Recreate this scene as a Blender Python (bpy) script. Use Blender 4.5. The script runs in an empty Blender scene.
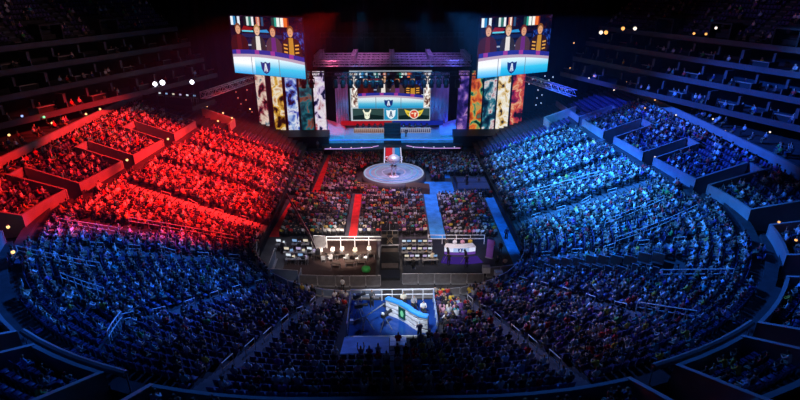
import bpy, math, random
import numpy as np
from mathutils import Vector, Matrix

random.seed(7)
rng = np.random.default_rng(7)
S = bpy.context.scene
COL = S.collection
PI = math.pi

# ------------------------------------------------------------------ camera
F = 520.0
TH = math.radians(23.4)
CAMH = 30.0
YAW = math.atan(10 / 520)
fw = np.array([0, math.cos(TH), -math.sin(TH)])
up = np.array([0, math.sin(TH), math.cos(TH)])
rt = np.array([1.0, 0, 0])
_c, _s = math.cos(YAW), math.sin(YAW)
RZ = np.array([[_c, _s, 0], [-_s, _c, 0], [0, 0, 1]])
fw, up, rt = RZ @ fw, RZ @ up, RZ @ rt
cam_d = bpy.data.cameras.new('camera')
cam_d.sensor_width = 36
cam_d.lens = F / 800 * 36
cam_d.clip_end = 500
cam = bpy.data.objects.new('camera', cam_d)
cam.matrix_world = Matrix(((rt[0], up[0], -fw[0], 0), (rt[1], up[1], -fw[1], 0), (rt[2], up[2], -fw[2], CAMH), (0, 0, 0, 1)))
COL.objects.link(cam)
S.camera = cam


def _ray(x, y):
    return fw + rt * ((x - 400) / F) + up * ((200 - y) / F)


def at_z(x, y, z):
    d = _ray(x, y)
    t = (z - CAMH) / d[2]
    return (float(d[0] * t), float(d[1] * t), float(z))


def at_y(x, y, Y):
    d = _ray(x, y)
    t = Y / d[1]
    return (float(d[0] * t), float(Y), float(CAMH + d[2] * t))


def project(P):
    v = np.asarray(P, float) - np.array([0, 0, CAMH])
    w = v @ fw
    return 400 + F * (v @ rt) / w, 200 - F * (v @ up) / w, w


S.view_settings.view_transform = 'Standard'
S.view_settings.look = 'None'
S.view_settings.exposure = 0.0
S.view_settings.gamma = 1.0
S.view_settings.use_curve_mapping = False
wd = bpy.data.worlds.new('world')
S.world = wd
wd.use_nodes = True
wd.node_tree.nodes['Background'].inputs[0].default_value = (0.004, 0.005, 0.02, 1)
wd.node_tree.nodes['Background'].inputs[1].default_value = 0.3

# --------------------------------------------------------------- materials
_M = {}


def mat(name, col, rough=0.7, metal=0.0, var=0.15, scale=3.0):
    if name in _M:
        return _M[name]
    m = bpy.data.materials.new(name)
    m.use_nodes = True
    nt = m.node_tree
    b = nt.nodes['Principled BSDF']
    b.inputs['Roughness'].default_value = rough
    b.inputs['Metallic'].default_value = metal
    b.inputs['Base Color'].default_value = (*col, 1)
    if var:
        tc = nt.nodes.new('ShaderNodeTexCoord')
        nz = nt.nodes.new('ShaderNodeTexNoise')
        nz.inputs['Scale'].default_value = scale
        nz.inputs['Detail'].default_value = 3
        rp = nt.nodes.new('ShaderNodeValToRGB')
        rp.color_ramp.elements[0].position = 0.3
        rp.color_ramp.elements[1].position = 0.7
        rp.color_ramp.elements[0].color = (*[c * (1 - var) for c in col], 1)
        rp.color_ramp.elements[1].color = (*[min(1, c * (1 + var)) for c in col], 1)
        nt.links.new(tc.outputs['Object'], nz.inputs['Vector'])
        nt.links.new(nz.outputs['Fac'], rp.inputs['Fac'])
        nt.links.new(rp.outputs['Color'], b.inputs['Base Color'])
    _M[name] = m
    return m


def lin(h):
    c = [int(h[i:i + 2], 16) / 255 for i in (0, 2, 4)]
    return tuple(x / 12.92 if x <= 0.04045 else ((x + 0.055) / 1.055) ** 2.4 for x in c)


def emit(h, k=1.0):
    key = 'glow_%s_%g' % (h, k)
    if key in _M:
        return _M[key]
    m = bpy.data.materials.new(key)
    m.use_nodes = True
    nt = m.node_tree
    nt.nodes.clear()
    e = nt.nodes.new('ShaderNodeEmission')
    e.inputs[0].default_value = (*lin(h), 1)
    e.inputs[1].default_value = k
    o = nt.nodes.new('ShaderNodeOutputMaterial')
    nt.links.new(e.outputs[0], o.inputs[0])
    _M[key] = m
    return m


def emit_art(name, stops, scale=0.9, seed=0.0, strength=1.0, distort=1.5, stretch=(1, 1, 0.6), detail=3.0):
    """A lit LED picture: drifting colour fields out of noise."""
    m = bpy.data.materials.new(name)
    m.use_nodes = True
    nt = m.node_tree
    nt.nodes.clear()
    tc = nt.nodes.new('ShaderNodeTexCoord')
    mp = nt.nodes.new('ShaderNodeMapping')
    mp.inputs['Location'].default_value = (seed * 13.7, seed * 5.1, seed * 7.3)
    mp.inputs['Scale'].default_value = stretch
    nz = nt.nodes.new('ShaderNodeTexNoise')
    nz.inputs['Scale'].default_value = scale
    nz.inputs['Detail'].default_value = detail
    nz.inputs['Distortion'].default_value = distort
    rp = nt.nodes.new('ShaderNodeValToRGB')
    cr = rp.color_ramp
    n = len(stops)
    while len(cr.elements) < n:
        cr.elements.new(0.5)
    for i, (p, h) in enumerate(stops):
        cr.elements[i].position = p
        cr.elements[i].color = (*lin(h), 1)
    e = nt.nodes.new('ShaderNodeEmission')
    e.inputs[1].default_value = strength
    o = nt.nodes.new('ShaderNodeOutputMaterial')
    L = nt.links.new
    L(tc.outputs['Object'], mp.inputs['Vector'])
    L(mp.outputs['Vector'], nz.inputs['Vector'])
    L(nz.outputs['Fac'], rp.inputs['Fac'])
    L(rp.outputs['Color'], e.inputs[0])
    L(e.outputs[0], o.inputs[0])
    return m


def emit_grad(name, stops, axis=2, lo=0.0, hi=1.0, strength=1.0):
    """A picture area shown on an LED screen that runs from one colour into the next."""
    m = bpy.data.materials.new(name)
    m.use_nodes = True
    nt = m.node_tree
    nt.nodes.clear()
    tc = nt.nodes.new('ShaderNodeTexCoord')
    sp = nt.nodes.new('ShaderNodeSeparateXYZ')
    mr = nt.nodes.new('ShaderNodeMapRange')
    mr.inputs['From Min'].default_value = lo
    mr.inputs['From Max'].default_value = hi
    rp = nt.nodes.new('ShaderNodeValToRGB')
    cr = rp.color_ramp
    while len(cr.elements) < len(stops):
        cr.elements.new(0.5)
    for i, (p, h) in enumerate(stops):
        cr.elements[i].position = p
        cr.elements[i].color = (*lin(h), 1)
    e = nt.nodes.new('ShaderNodeEmission')
    e.inputs[1].default_value = strength
    o = nt.nodes.new('ShaderNodeOutputMaterial')
    L = nt.links.new
    L(tc.outputs['Object'], sp.inputs[0])
    L(sp.outputs[axis], mr.inputs['Value'])
    L(mr.outputs[0], rp.inputs['Fac'])
    L(rp.outputs['Color'], e.inputs[0])
    L(e.outputs[0], o.inputs[0])
    return m


concrete = mat('concrete', (0.035, 0.035, 0.04), 0.9, 0, 0.3, 1.5)
aislec = mat('aisle_concrete', (0.10, 0.10, 0.11), 0.85, 0, 0.25, 1.5)
lit_stair = mat('lit_stair_concrete', (0.42, 0.4, 0.4), 0.8, 0, 0.2, 1.5)  # aisle concrete made paler to carry the bright light on one stair
parapet = mat('parapet_paint', (0.3, 0.29, 0.3), 0.6, 0, 0.12, 0.8)
beige = mat('beige_wall_paint', (0.5, 0.44, 0.36), 0.7, 0, 0.15, 1)
fascia_m = mat('suite_fascia_paint', (0.06, 0.056, 0.066), 0.6, 0, 0.2, 0.7)
suite_in = mat('suite_lining', (0.05, 0.045, 0.055), 0.8, 0, 0.3, 0.6)
black = mat('black_paint', (0.012, 0.012, 0.015), 0.6, 0, 0.3)
drape = mat('black_drape', (0.008, 0.008, 0.012), 0.95, 0, 0.4, 0.6)
floor_m = mat('arena_floor_cover', (0.07, 0.07, 0.08), 0.7, 0, 0.35, 0.8)
metal = mat('grey_steel', (0.45, 0.46, 0.5), 0.35, 0.7, 0.15)
alu = mat('aluminium_truss', (0.6, 0.58, 0.62), 0.45, 0.3, 0.2)
railm = mat('rail_enamel', (0.85, 0.82, 0.8), 0.4, 0.0, 0.05)
red_lit_carpet = mat('carpet_red_light', (0.75, 0.02, 0.02), 0.85, 0, 0.25, 1.2)  # red stage light on the aisle floor, put into the base colour
blue_lit_carpet = mat('carpet_blue_light', (0.05, 0.34, 0.85), 0.85, 0, 0.3, 0.9)  # blue stage light on the aisle floor, put into the base colour
stage_m = mat('stage_deck_paint', (0.4, 0.42, 0.46), 0.35, 0, 0.15, 1)
white_m = mat('white_laminate', (0.8, 0.8, 0.82), 0.4, 0, 0.05)
seat_m = mat('seat_plastic', (0.075, 0.055, 0.16), 0.5, 0, 0.2, 4)
wood = mat('pale_wood', (0.5, 0.36, 0.22), 0.5, 0, 0.2, 2)
mesh_panel = mat('grey_barrier_panel', (0.2, 0.19, 0.2), 0.6, 0.2, 0.2, 2)


# ------------------------------------------------------------ mesh builder
class MB:
    def __init__(self):
        self.v, self.f, self.m, self.mats = [], [], [], []

    def mi(self, m):
        if m not in self.mats:
            self.mats.append(m)
        return self.mats.index(m)

    def poly(self, pts, m):
        i = len(self.v)
        self.v += [tuple(map(float, p)) for p in pts]
        self.f.append(tuple(range(i, i + len(pts))))
        self.m.append(self.mi(m))

    def hexa(self, p, m):
        """eight corners: bottom four counter-clockwise, top four likewise"""
        i = len(self.v)
        self.v += [tuple(map(float, q)) for q in p]
        k = self.mi(m)
        for f in ((3, 2, 1, 0), (4, 5, 6, 7), (0, 1, 5, 4), (1, 2, 6, 5), (2, 3, 7, 6), (3, 0, 4, 7)):
            self.f.append(tuple(i + a for a in f))
            self.m.append(k)

    def box(self, c, s, m, rz=0.0):
        cx, cy, cz = c
        hx, hy, hz = s[0] / 2, s[1] / 2, s[2] / 2
        co, si = math.cos(rz), math.sin(rz)
        q = [(-hx, -hy), (hx, -hy), (hx, hy), (-hx, hy)]
        r = [(cx + a * co - b * si, cy + a * si + b * co) for a, b in q]
        self.hexa([(*a, cz - hz) for a in r] + [(*a, cz + hz) for a in r], m)

    def tube(self, pts, r, m, n=6, close=False):
        pts = [Vector(p) for p in pts]
        k = self.mi(m)
        rings = []
        for i, p in enumerate(pts):
            if i == 0:
                t = pts[1] - p
            elif i == len(pts) - 1:
                t = p - pts[i - 1]
            else:
                t = (pts[i + 1] - p).normalized() + (p - pts[i - 1]).normalized()
            t = t.normalized() if t.length > 1e-9 else Vector((0, 0, 1))
            a = t.cross(Vector((0, 0, 1)))
            if a.length < 1e-3:
                a = t.cross(Vector((1, 0, 0)))
            a.normalize()
            b = t.cross(a)
            b0 = len(self.v)
            for j in range(n):
                an = 2 * PI * j / n
                self.v.append(tuple(p + a * (r * math.cos(an)) + b * (r * math.sin(an))))
            rings.append(b0)
        for a0, b0 in zip(rings, rings[1:]):
            for j in range(n):
                self.f.append((a0 + j, a0 + (j + 1) % n, b0 + (j + 1) % n, b0 + j))
                self.m.append(k)
        self.f.append(tuple(rings[0] + j for j in reversed(range(n))))
        self.m.append(k)
        self.f.append(tuple(rings[-1] + j for j in range(n)))
        self.m.append(k)

    def lathe(self, c, prof, m, n=24, sx=1.0, sy=1.0, cap=True):
        k = self.mi(m)
        rings = []
        for r, z in prof:
            b0 = len(self.v)
            for j in range(n):
                an = 2 * PI * j / n
                self.v.append((c[0] + r * sx * math.cos(an), c[1] + r * sy * math.sin(an), c[2] + z))
            rings.append(b0)
        for a0, b0 in zip(rings, rings[1:]):
            for j in range(n):
                self.f.append((a0 + j, a0 + (j + 1) % n, b0 + (j + 1) % n, b0 + j))
                self.m.append(k)
        if cap:
            self.f.append(tuple(rings[0] + j for j in reversed(range(n))))
            self.m.append(k)
            self.f.append(tuple(rings[-1] + j for j in range(n)))
            self.m.append(k)

    def mesh(self, name, smooth=False):
        me = bpy.data.meshes.new(name)
        me.from_pydata(self.v, [], self.f)
        for m in self.mats:
            me.materials.append(m)
        me.polygons.foreach_set('material_index', self.m)
        if smooth:
            me.polygons.foreach_set('use_smooth', [True] * len(self.f))
        me.update()
        return me

    def build(self, name, parent=None, smooth=False, loc=None, rz=0.0):
        o = bpy.data.objects.new(name, self.mesh(name, smooth))
        COL.objects.link(o)
        if loc is not None:
            o.location = loc
            o.rotation_euler.z = rz
        if parent is not None:
            o.parent = parent
        return o


def tag(o, label, cat, group=None, kind=None):
    o['label'] = label
    o['category'] = cat
    if group:
        o['group'] = group
    if kind:
        o['kind'] = kind
    return o


def structure(o):
    o['kind'] = 'structure'
    return o


def thing(name, label, cat, loc=(0, 0, 0), rz=0.0, group=None):
    o = bpy.data.objects.new(name, None)
    o.empty_display_size = 0.2
    o.location = loc
    o.rotation_euler.z = rz
    COL.objects.link(o)
    return tag(o, label, cat, group)


def copy_tree(o, parent=None):
    c = o.copy()
    COL.objects.link(c)
    if parent is not None:
        c.parent = parent
    for ch in list(o.children):
        copy_tree(ch, c)
    return c


ONES = 'zeroth first second third fourth fifth sixth seventh eighth ninth tenth eleventh twelfth thirteenth fourteenth fifteenth sixteenth seventeenth eighteenth nineteenth'.split()
TENS = {2: 'twent', 3: 'thirt', 4: 'fort', 5: 'fift', 6: 'sixt', 7: 'sevent', 8: 'eight', 9: 'ninet'}


def ordinal(n):
    if n < 20:
        return ONES[n]
    if n % 10 == 0:
        return TENS[n // 10] + 'ieth'
    return TENS[n // 10] + 'y-' + ONES[n % 10]


# ----------------------------------------------------------- people masters
SKIN, HAIR, TOP, LEGS = 0, 1, 2, 3


def person_mesh(name, pose, hi, sleeves=TOP):
    """One continuous seated or standing figure facing +Y, grown on a skeleton."""
    J, E, R, B = [], [], [], []

    def j(p, r):
        J.append(p)
        R.append(r)
        return len(J) - 1

    def e(a, b, part):
        E.append((a, b))
        B.append(part)

    stand = pose in ('stand', 'operate', 'stand_wave')
    if stand:
        pz, lean = 0.93, 0.0
    else:
        pz, lean = 0.545, {'lean': 0.16, 'desk': 0.06}.get(pose, -0.02)
    pel = j((0, 0, pz), (0.15, 0.115))
    ab = j((0, lean * 0.4, pz + 0.18), (0.135, 0.105))
    ch = j((0, lean * 0.9, pz + 0.38), (0.165, 0.115))
    nb = j((0, lean * 1.15, pz + 0.53), (0.075, 0.07))
    nk = j((0, lean * 1.3 + 0.01, pz + 0.60), (0.055, 0.055))
    hd = j((0, lean * 1.5 + 0.025, pz + 0.70), (0.078, 0.092))
    ht = j((0, lean * 1.5 + 0.015, pz + 0.79), (0.068, 0.080))
    e(pel, ab, TOP); e(ab, ch, TOP); e(ch, nb, TOP); e(nb, nk, SKIN); e(nk, hd, SKIN); e(hd, ht, HAIR)
    if hi:
        ns = j((0, lean * 1.5 + 0.125, pz + 0.695), (0.016, 0.016))
        e(hd, ns, SKIN)
    cy = lean * 0.95
    for s in (-1, 1):
        sh = j((s * 0.185, cy, pz + 0.455), (0.062, 0.062))
        if pose == 'up' or pose == 'stand_wave':
            el, ha = (s * 0.235, cy + 0.10, pz + 0.66), (s * 0.20, cy + 0.12, pz + 0.90)
        elif pose == 'clap':
            el, ha = (s * 0.215, cy + 0.12, pz + 0.24), (s * 0.045, cy + 0.32, pz + 0.36)
        elif pose == 'lean':
            el, ha = (s * 0.195, cy + 0.20, pz + 0.26), (s * 0.06, cy + 0.36, pz + 0.30)
        elif pose in ('desk', 'operate'):
            el, ha = (s * 0.22, cy + 0.08, pz + 0.22), (s * 0.13, cy + 0.32, pz + 0.30)
        elif pose == 'phone':
            el, ha = (s * 0.215, cy + 0.10, pz + 0.23), (s * 0.06, cy + 0.30, pz + 0.40)
        elif stand:
            el, ha = (s * 0.24, cy - 0.02, pz + 0.19), (s * 0.25, cy + 0.06, pz - 0.05)
        else:
            el, ha = (s * 0.215, cy + 0.05, pz + 0.20), (s * 0.10, cy + 0.28, pz + 0.155)
        ej = j(el, (0.047, 0.047))
        d = Vector(ha) - Vector(el)
        wj = j(tuple(Vector(el) + d * 0.85), (0.034, 0.034))
        hj = j(tuple(Vector(el) + d * 1.05), (0.036, 0.03))
        e(ch, sh, TOP); e(sh, ej, TOP); e(ej, wj, sleeves); e(wj, hj, SKIN)
        if hi:
            dn = d.normalized()
            side = dn.cross(Vector((1, 0, 0)))
            side.normalize()
            lat = dn.cross(side)
            for q, (off, ln) in enumerate(((-0.027, 0.075), (-0.009, 0.09), (0.009, 0.085), (0.027, 0.065))):
                b0 = Vector(J[hj]) + lat * off
                f1 = j(tuple(b0 + dn * ln * 0.55), (0.0095, 0.0095))
                f2 = j(tuple(b0 + dn * ln - side * 0.015), (0.008, 0.008))
                e(hj, f1, SKIN); e(f1, f2, SKIN)
            t1 = j(tuple(Vector(J[hj]) - lat * s * 0.045 - side * 0.01), (0.011, 0.011))
            e(hj, t1, SKIN)
        if stand:
            hp = j((s * 0.095, 0, pz - 0.06), (0.095, 0.095))
            kn = j((s * 0.105, 0.02, 0.50), (0.062, 0.065))
            an = j((s * 0.11, -0.02, 0.09), (0.042, 0.045))
            to = j((s * 0.12, 0.12, 0.045), (0.042, 0.036))
        else:
            hp = j((s * 0.095, 0.06, pz - 0.015), (0.085, 0.078))
            kn = j((s * 0.115, 0.40, 0.50), (0.062, 0.062))
            an = j((s * 0.115, 0.36, 0.09), (0.042, 0.045))
            to = j((s * 0.12, 0.47, 0.045), (0.042, 0.036))
        e(pel, hp, LEGS); e(hp, kn, LEGS); e(kn, an, LEGS); e(an, to, HAIR)
    me = bpy.data.meshes.new(name + '_skeleton')
    me.from_pydata(J, E, [])
    o = bpy.data.objects.new(name + '_skeleton', me)
    COL.objects.link(o)
    o.modifiers.new('skin', 'SKIN')
    sv = me.skin_vertices[0].data
    for i, r in enumerate(R):
        sv[i].radius = r
        sv[i].use_root = i == 0
    if hi:
        sd = o.modifiers.new('sub', 'SUBSURF')
        sd.levels = 1
        sd.render_levels = 1
    bpy.context.view_layer.update()
    dg = bpy.context.evaluated_depsgraph_get()
    ev = o.evaluated_get(dg)
    out = bpy.data.meshes.new_from_object(ev)
    out.name = name
    bpy.data.objects.remove(o)
    # which bone each face belongs to
    nf = len(out.polygons)
    c = np.empty(nf * 3)
    out.polygons.foreach_get('center', c)
    c = c.reshape(-1, 3)
    Jn = np.array(J)
    best = np.full(nf, 1e9)
    part = np.zeros(nf, int)
    for (a, b), p in zip(E, B):
        ab_ = Jn[b] - Jn[a]
        t = np.clip(((c - Jn[a]) @ ab_) / max(ab_ @ ab_, 1e-9), 0, 1)
        ds = np.linalg.norm(c - (Jn[a] + t[:, None] * ab_), axis=1) - 0.5 * (R[a][0] + (R[b][0] - R[a][0]) * t)
        w = ds < best
        best[w] = ds[w]
        part[w] = p
    hc = Jn[hd]
    head = c[:, 2] > hc[2] - 0.06
    if pose in ('up', 'stand_wave'):
        head &= np.abs(c[:, 0]) < 0.13
    face = head & (c[:, 1] > hc[1] + 0.02) & (c[:, 2] < hc[2] + 0.075)
    part[head] = HAIR
    part[face] = SKIN
    mn = c[:, 2].min()
    vs = np.empty(len(out.vertices) * 3)
    out.vertices.foreach_get('co', vs)
    vs = vs.reshape(-1, 3)
    vs[:, 2] -= vs[:, 2].min()
    out.vertices.foreach_set('co', vs.ravel())
    out.materials.clear()
    for k in range(4):
        out.materials.append(SLOT[k])
    out.polygons.foreach_set('material_index', part.astype(np.int32))
    out.polygons.foreach_set('use_smooth', [True] * nf)
    out.update()
    return out


SKINS = [mat('skin_fair', (0.62, 0.38, 0.27), 0.55, 0, 0.05), mat('skin_tan', (0.45, 0.25, 0.15), 0.55, 0, 0.05), mat('skin_deep', (0.20, 0.10, 0.06), 0.55, 0, 0.05)]
HAIRS = [mat('hair_black', (0.012, 0.01, 0.01), 0.5, 0, 0.1), mat('hair_brown', (0.07, 0.035, 0.018), 0.5, 0, 0.1), mat('hair_fair', (0.35, 0.24, 0.10), 0.5, 0, 0.1)]
TOPS = [('white', (0.85, 0.85, 0.85)), ('black', (0.015, 0.015, 0.018)), ('charcoal', (0.06, 0.06, 0.065)), ('grey', (0.32, 0.32, 0.34)), ('pale blue', (0.42, 0.60, 0.80)),
        ('navy', (0.02, 0.03, 0.12)), ('red', (0.62, 0.03, 0.03)), ('teal', (0.05, 0.38, 0.38)), ('pink', (0.75, 0.35, 0.45)), ('cream', (0.75, 0.68, 0.52)),
        ('yellow', (0.80, 0.55, 0.06)), ('green', (0.06, 0.35, 0.08)), ('purple', (0.22, 0.08, 0.35)), ('light grey', (0.58, 0.58, 0.6))]
TOPW = np.array([13, 22, 14, 9, 6, 9, 6, 4, 3, 4, 1, 2, 3, 8], float)
TOPW /= TOPW.sum()
TOPM = [mat('top_' + n.replace(' ', '_'), c, 0.8, 0, 0.12, 6) for n, c in TOPS]
LEGM = [mat('jeans', (0.04, 0.06, 0.13), 0.8, 0, 0.15, 8), mat('black_trousers', (0.014, 0.014, 0.016), 0.8, 0, 0.1, 8), mat('tan_trousers', (0.28, 0.21, 0.13), 0.8, 0, 0.1, 8)]
SLOT = [SKINS[0], HAIRS[0], TOPM[0], LEGM[0]]
PALETTE = SKINS + HAIRS + TOPM + LEGM

POSES = ['lap', 'clap', 'lean', 'up', 'phone']
HI = {p: [person_mesh('person_' + p, p, True, TOP), person_mesh('person_' + p, p, True, SKIN)] for p in POSES + ['desk', 'stand', 'operate']}
LO = {p: [person_mesh('crowd_' + p, p, False, TOP), person_mesh('crowd_' + p, p, False, SKIN)] for p in POSES}


def person(pose, loc, rz, label, top=None, skin=None, hair=None, legs=None, group=None, scale=1.0):
    me = HI[pose][random.random() < 0.4]
    o = bpy.data.objects.new('person', me)
    COL.objects.link(o)
    o.location = loc
    o.rotation_euler.z = rz
    o.scale = (scale,) * 3
    ms = [skin or random.choice(SKINS), hair or random.choice(HAIRS), top or TOPM[1], legs or random.choice(LEGM)]
    for k in range(4):
        o.material_slots[k].link = 'OBJECT'
        o.material_slots[k].material = ms[k]
    return tag(o, label, 'person', group)


# -------------------------------------------------------- stuff mesh by numpy
def mesh_arrays(me):
    v = np.empty(len(me.vertices) * 3, np.float32)
    me.vertices.foreach_get('co', v)
    ls = np.empty(len(me.polygons), np.int32)
    lt = np.empty(len(me.polygons), np.int32)
    mi = np.empty(len(me.polygons), np.int32)
    vi = np.empty(len(me.loops), np.int32)
    me.polygons.foreach_get('loop_start', ls)
    me.polygons.foreach_get('loop_total', lt)
    me.polygons.foreach_get('material_index', mi)
    me.loops.foreach_get('vertex_index', vi)
    return v.reshape(-1, 3), vi, lt, mi


def mass(name, items, mats, smooth):
    """items: (arrays, loc, rz, scale, material map). One mesh for what is past counting."""
    V, I, T, Mi = [], [], [], []
    base = 0
    for (v, vi, lt, mi), loc, rz, sc, mp in items:
        c, s = math.cos(rz) * sc, math.sin(rz) * sc
        w = np.empty_like(v)
        w[:, 0] = v[:, 0] * c - v[:, 1] * s + loc[0]
        w[:, 1] = v[:, 0] * s + v[:, 1] * c + loc[1]
        w[:, 2] = v[:, 2] * sc + loc[2]
        V.append(w)
        I.append(vi + base)
        T.append(lt)
        Mi.append(mp[mi])
        base += len(v)
    V, I, T, Mi = np.concatenate(V), np.concatenate(I), np.concatenate(T), np.concatenate(Mi)
    me = bpy.data.meshes.new(name)
    me.vertices.add(len(V))
    me.vertices.foreach_set('co', V.ravel())
    me.loops.add(len(I))
    me.loops.foreach_set('vertex_index', I.astype(np.int32))
    me.polygons.add(len(T))
    st = np.concatenate([[0], np.cumsum(T)[:-1]]).astype(np.int32)
    me.polygons.foreach_set('loop_start', st)
    me.polygons.foreach_set('material_index', Mi.astype(np.int32))
    if smooth:
        me.polygons.foreach_set('use_smooth', np.ones(len(T), bool))
    for m in mats:
        me.materials.append(m)
    me.update(calc_edges=True)
    o = bpy.data.objects.new(name, me)
    COL.objects.link(o)
    return o

# ============================================================== the bowl
XS, YC, CX, RC, Z0, SL, PITCH = 15.5, 54.6, 4.0, 11.5, 1.0, 0.364, 0.9
NROW = 30


def pos(side, w, d):
    if w <= 0:
        return (side * (XS + d), YC - w)
    if w <= 90:
        a = math.radians(w)
        return (side * (CX + (RC + d) * math.cos(a)), YC - (RC + d) * math.sin(a))
    return (side * (CX - (w - 90)), YC - RC - d)


def inward(side, w):
    if w <= 0:
        return (-side, 0.0)
    if w <= 90:
        a = math.radians(w)
        return (-side * math.cos(a), math.sin(a))
    return (0.0, 1.0)


def rowz(d):
    return Z0 + SL * PITCH * math.floor(d / PITCH + 1e-6)


def wall_d(w):
    return float(np.interp(w, [-45, -29, -21.5, -10, 0, 18, 25, 36, 60, 94], [16.3, 16.5, 17.0, 18.0, 18.9, 20.5, 21.2, 21.8, 22.6, 22.6]))


# vomitories (gaps in the upper tier): w0, w1
VOM = [(-31.2, -29.6), (-21.6, -18.4), (-10.4, -8.0), (0.8, 4.4), (18.2, 24.6), (36.0, 42.5), (56.5, 60.0), (70.0, 75.0)]
BLOCKS = [(-44.0, -31.2), (-29.6, -21.6), (-18.4, -10.4), (-8.0, 0.8), (4.4, 18.2), (24.6, 36.0), (42.5, 56.5), (60.0, 70.0), (75.0, 94.0)]
VDEPTH = 5.4


def in_vom(w, d):
    dw = wall_d(w)
    return dw - 0.1 < d < dw + VDEPTH and any(a < w < b for a, b in VOM)


WS = sorted(set([-46 + 2 * i for i in range(23)] + [3.0 * i for i in range(1, 31)] + [0.0, 92.0, 94.0] + [a for v in VOM for a in v] + [0.8, -44.0]))
for side, nm in ((-1, 'left'), (1, 'right')):
    mb = MB()
    for w0, w1 in zip(WS, WS[1:]):
        wm = (w0 + w1) / 2
        a, b = pos(side, w0, 0), pos(side, w1, 0)
        mb.poly([(*a, 0), (*b, 0), (*b, Z0), (*a, Z0)], concrete)
        for k in range(NROW):
            d0, d1 = k * PITCH, (k + 1) * PITCH
            z = Z0 + SL * PITCH * k
            pit = lambda q: side > 0 and 33.0 < wm < 39.0 and 1.8 < q < 14.4
            if in_vom(wm, (d0 + d1) / 2):
                z = Z0 + SL * wall_d(wm) - 1.2
            if pit((d0 + d1) / 2):
                z = .1
            zn = Z0 + SL * PITCH * (k + 1)
            if pit(d1 + PITCH / 2):
                zn = .1
            if k < NROW - 1 and in_vom(wm, d1 + PITCH / 2):
                zn = Z0 + SL * wall_d(wm) - 1.2
            p = [pos(side, w0, d0), pos(side, w1, d0), pos(side, w1, d1), pos(side, w0, d1)]
            mb.poly([(*q, z) for q in p], concrete)
            mb.poly([(*p[3], z), (*p[2], z), (*p[2], zn), (*p[3], zn)], concrete)
    structure(mb.build('floor_stand_' + nm))

# the painted walls in front of the upper tier and round the entrances
for side in (-1, 1):
    for bi, (w0, w1) in enumerate(BLOCKS):
        if bi == 0 and side < 0:
            continue
        mb = MB()
        n = max(1, int(abs(w1 - w0) / 3))
        ws = [w0 + (w1 - w0) * i / n for i in range(n + 1)]
        for a, b in zip(ws, ws[1:]):
            da, db = wall_d(a), wall_d(b)
            za, zb = Z0 + SL * da, Z0 + SL * db
            pa, pb = pos(side, a, da), pos(side, b, db)
            qa, qb = pos(side, a, da + 0.22), pos(side, b, db + 0.22)
            low = [(*pa, za - 1.6), (*pb, zb - 1.6), (*qb, zb - 1.6), (*qa, za - 1.6)]
            top = [(*pa, za + 0.95), (*pb, zb + 0.95), (*qb, zb + 0.95), (*qa, za + 0.95)]
            mb.hexa(low + top, parapet)
        for w, ed in ((w0, 1), (w1, -1)):
            if w in (94.0, -44.0):
                continue
            wi = w + ed * (0.22 if w <= 0 else 0.45)
            d0 = wall_d(w)
            lo, hi_ = [], []
            for ww, d in ((w, d0 - 0.01), (w, d0 + VDEPTH), (wi, d0 + VDEPTH), (wi, d0 - 0.01)):
                x, y = pos(side, ww, d)
                z = Z0 + SL * d
                lo.append((x, y, min(z - 1.6, Z0 + SL * d0 - 1.3)))
                hi_.append((x, y, z + 0.95))
            mb.hexa(lo + hi_, parapet)
        structure(mb.build('wall_parapet_' + ('left' if side < 0 else 'right')))
    for a, b in VOM:
        mb = MB()
        d = wall_d((a + b) / 2) + VDEPTH
        z = Z0 + SL * d
        P = [pos(side, a, d), pos(side, b, d), pos(side, b, d + 0.25), pos(side, a, d + 0.25)]
        mb.hexa([(*q, z - 4) for q in P] + [(*q, z + 0.9) for q in P], parapet)
        structure(mb.build('wall_entrance_' + ('left' if side < 0 else 'right')))
    # concourse wall above the last row
    mb = MB()
    ws = [-40 + 4 * i for i in range(11)] + [6 * i for i in range(1, 13)]
    for a, b in zip(ws, ws[1:]):
        d = 27.0
        P = [pos(side, a, d), pos(side, b, d), pos(side, b, d + 0.3), pos(side, a, d + 0.3)]
        mb.hexa([(*q, 10.0) for q in P] + [(*q, 11.75) for q in P], parapet)
    structure(mb.build('wall_concourse_' + ('left' if side < 0 else 'right')))
    mb = MB()
    for a, b in zip(ws, ws[1:]):
        P = [pos(side, a, 27.3), pos(side, b, 27.3), pos(side, b, 38), pos(side, a, 38)]
        mb.poly([(*q, 11.2) for q in P], concrete)
    structure(mb.build('floor_concourse_' + ('left' if side < 0 else 'right')))
    # pale end walls where the seating stops
    mb = MB()
    for d0, d1, y in ((12.0, 17.5, 90.5),):
        for k in range(6):
            a, b = d0 + (d1 - d0) * k / 6, d0 + (d1 - d0) * (k + 1) / 6
            za, zb = Z0 + SL * a, Z0 + SL * b
            mb.hexa([(side * (XS + a), y, za - 1), (side * (XS + b), y, zb - 1), (side * (XS + b), y + .3, zb - 1), (side * (XS + a), y + .3, za - 1),
                     (side * (XS + a), y, za + 1.3), (side * (XS + b), y, zb + 1.3), (side * (XS + b), y + .3, zb + 1.3), (side * (XS + a), y + .3, za + 1.3)], beige)
    d = 12.0
    mb.hexa([(side * (XS + d), 90.5, 4), (side * (XS + d), 90.5, 4), (side * (XS + d + .3), 87.5, 4), (side * (XS + d), 87.5, 4),
             (side * (XS + d), 90.5, 6.6), (side * (XS + d + .3), 90.5, 6.6), (side * (XS + d + .3), 87.5, 6.6), (side * (XS + d), 87.5, 6.6)], beige)
    structure(mb.build('wall_stand_end_' + ('left' if side < 0 else 'right')))

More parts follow.
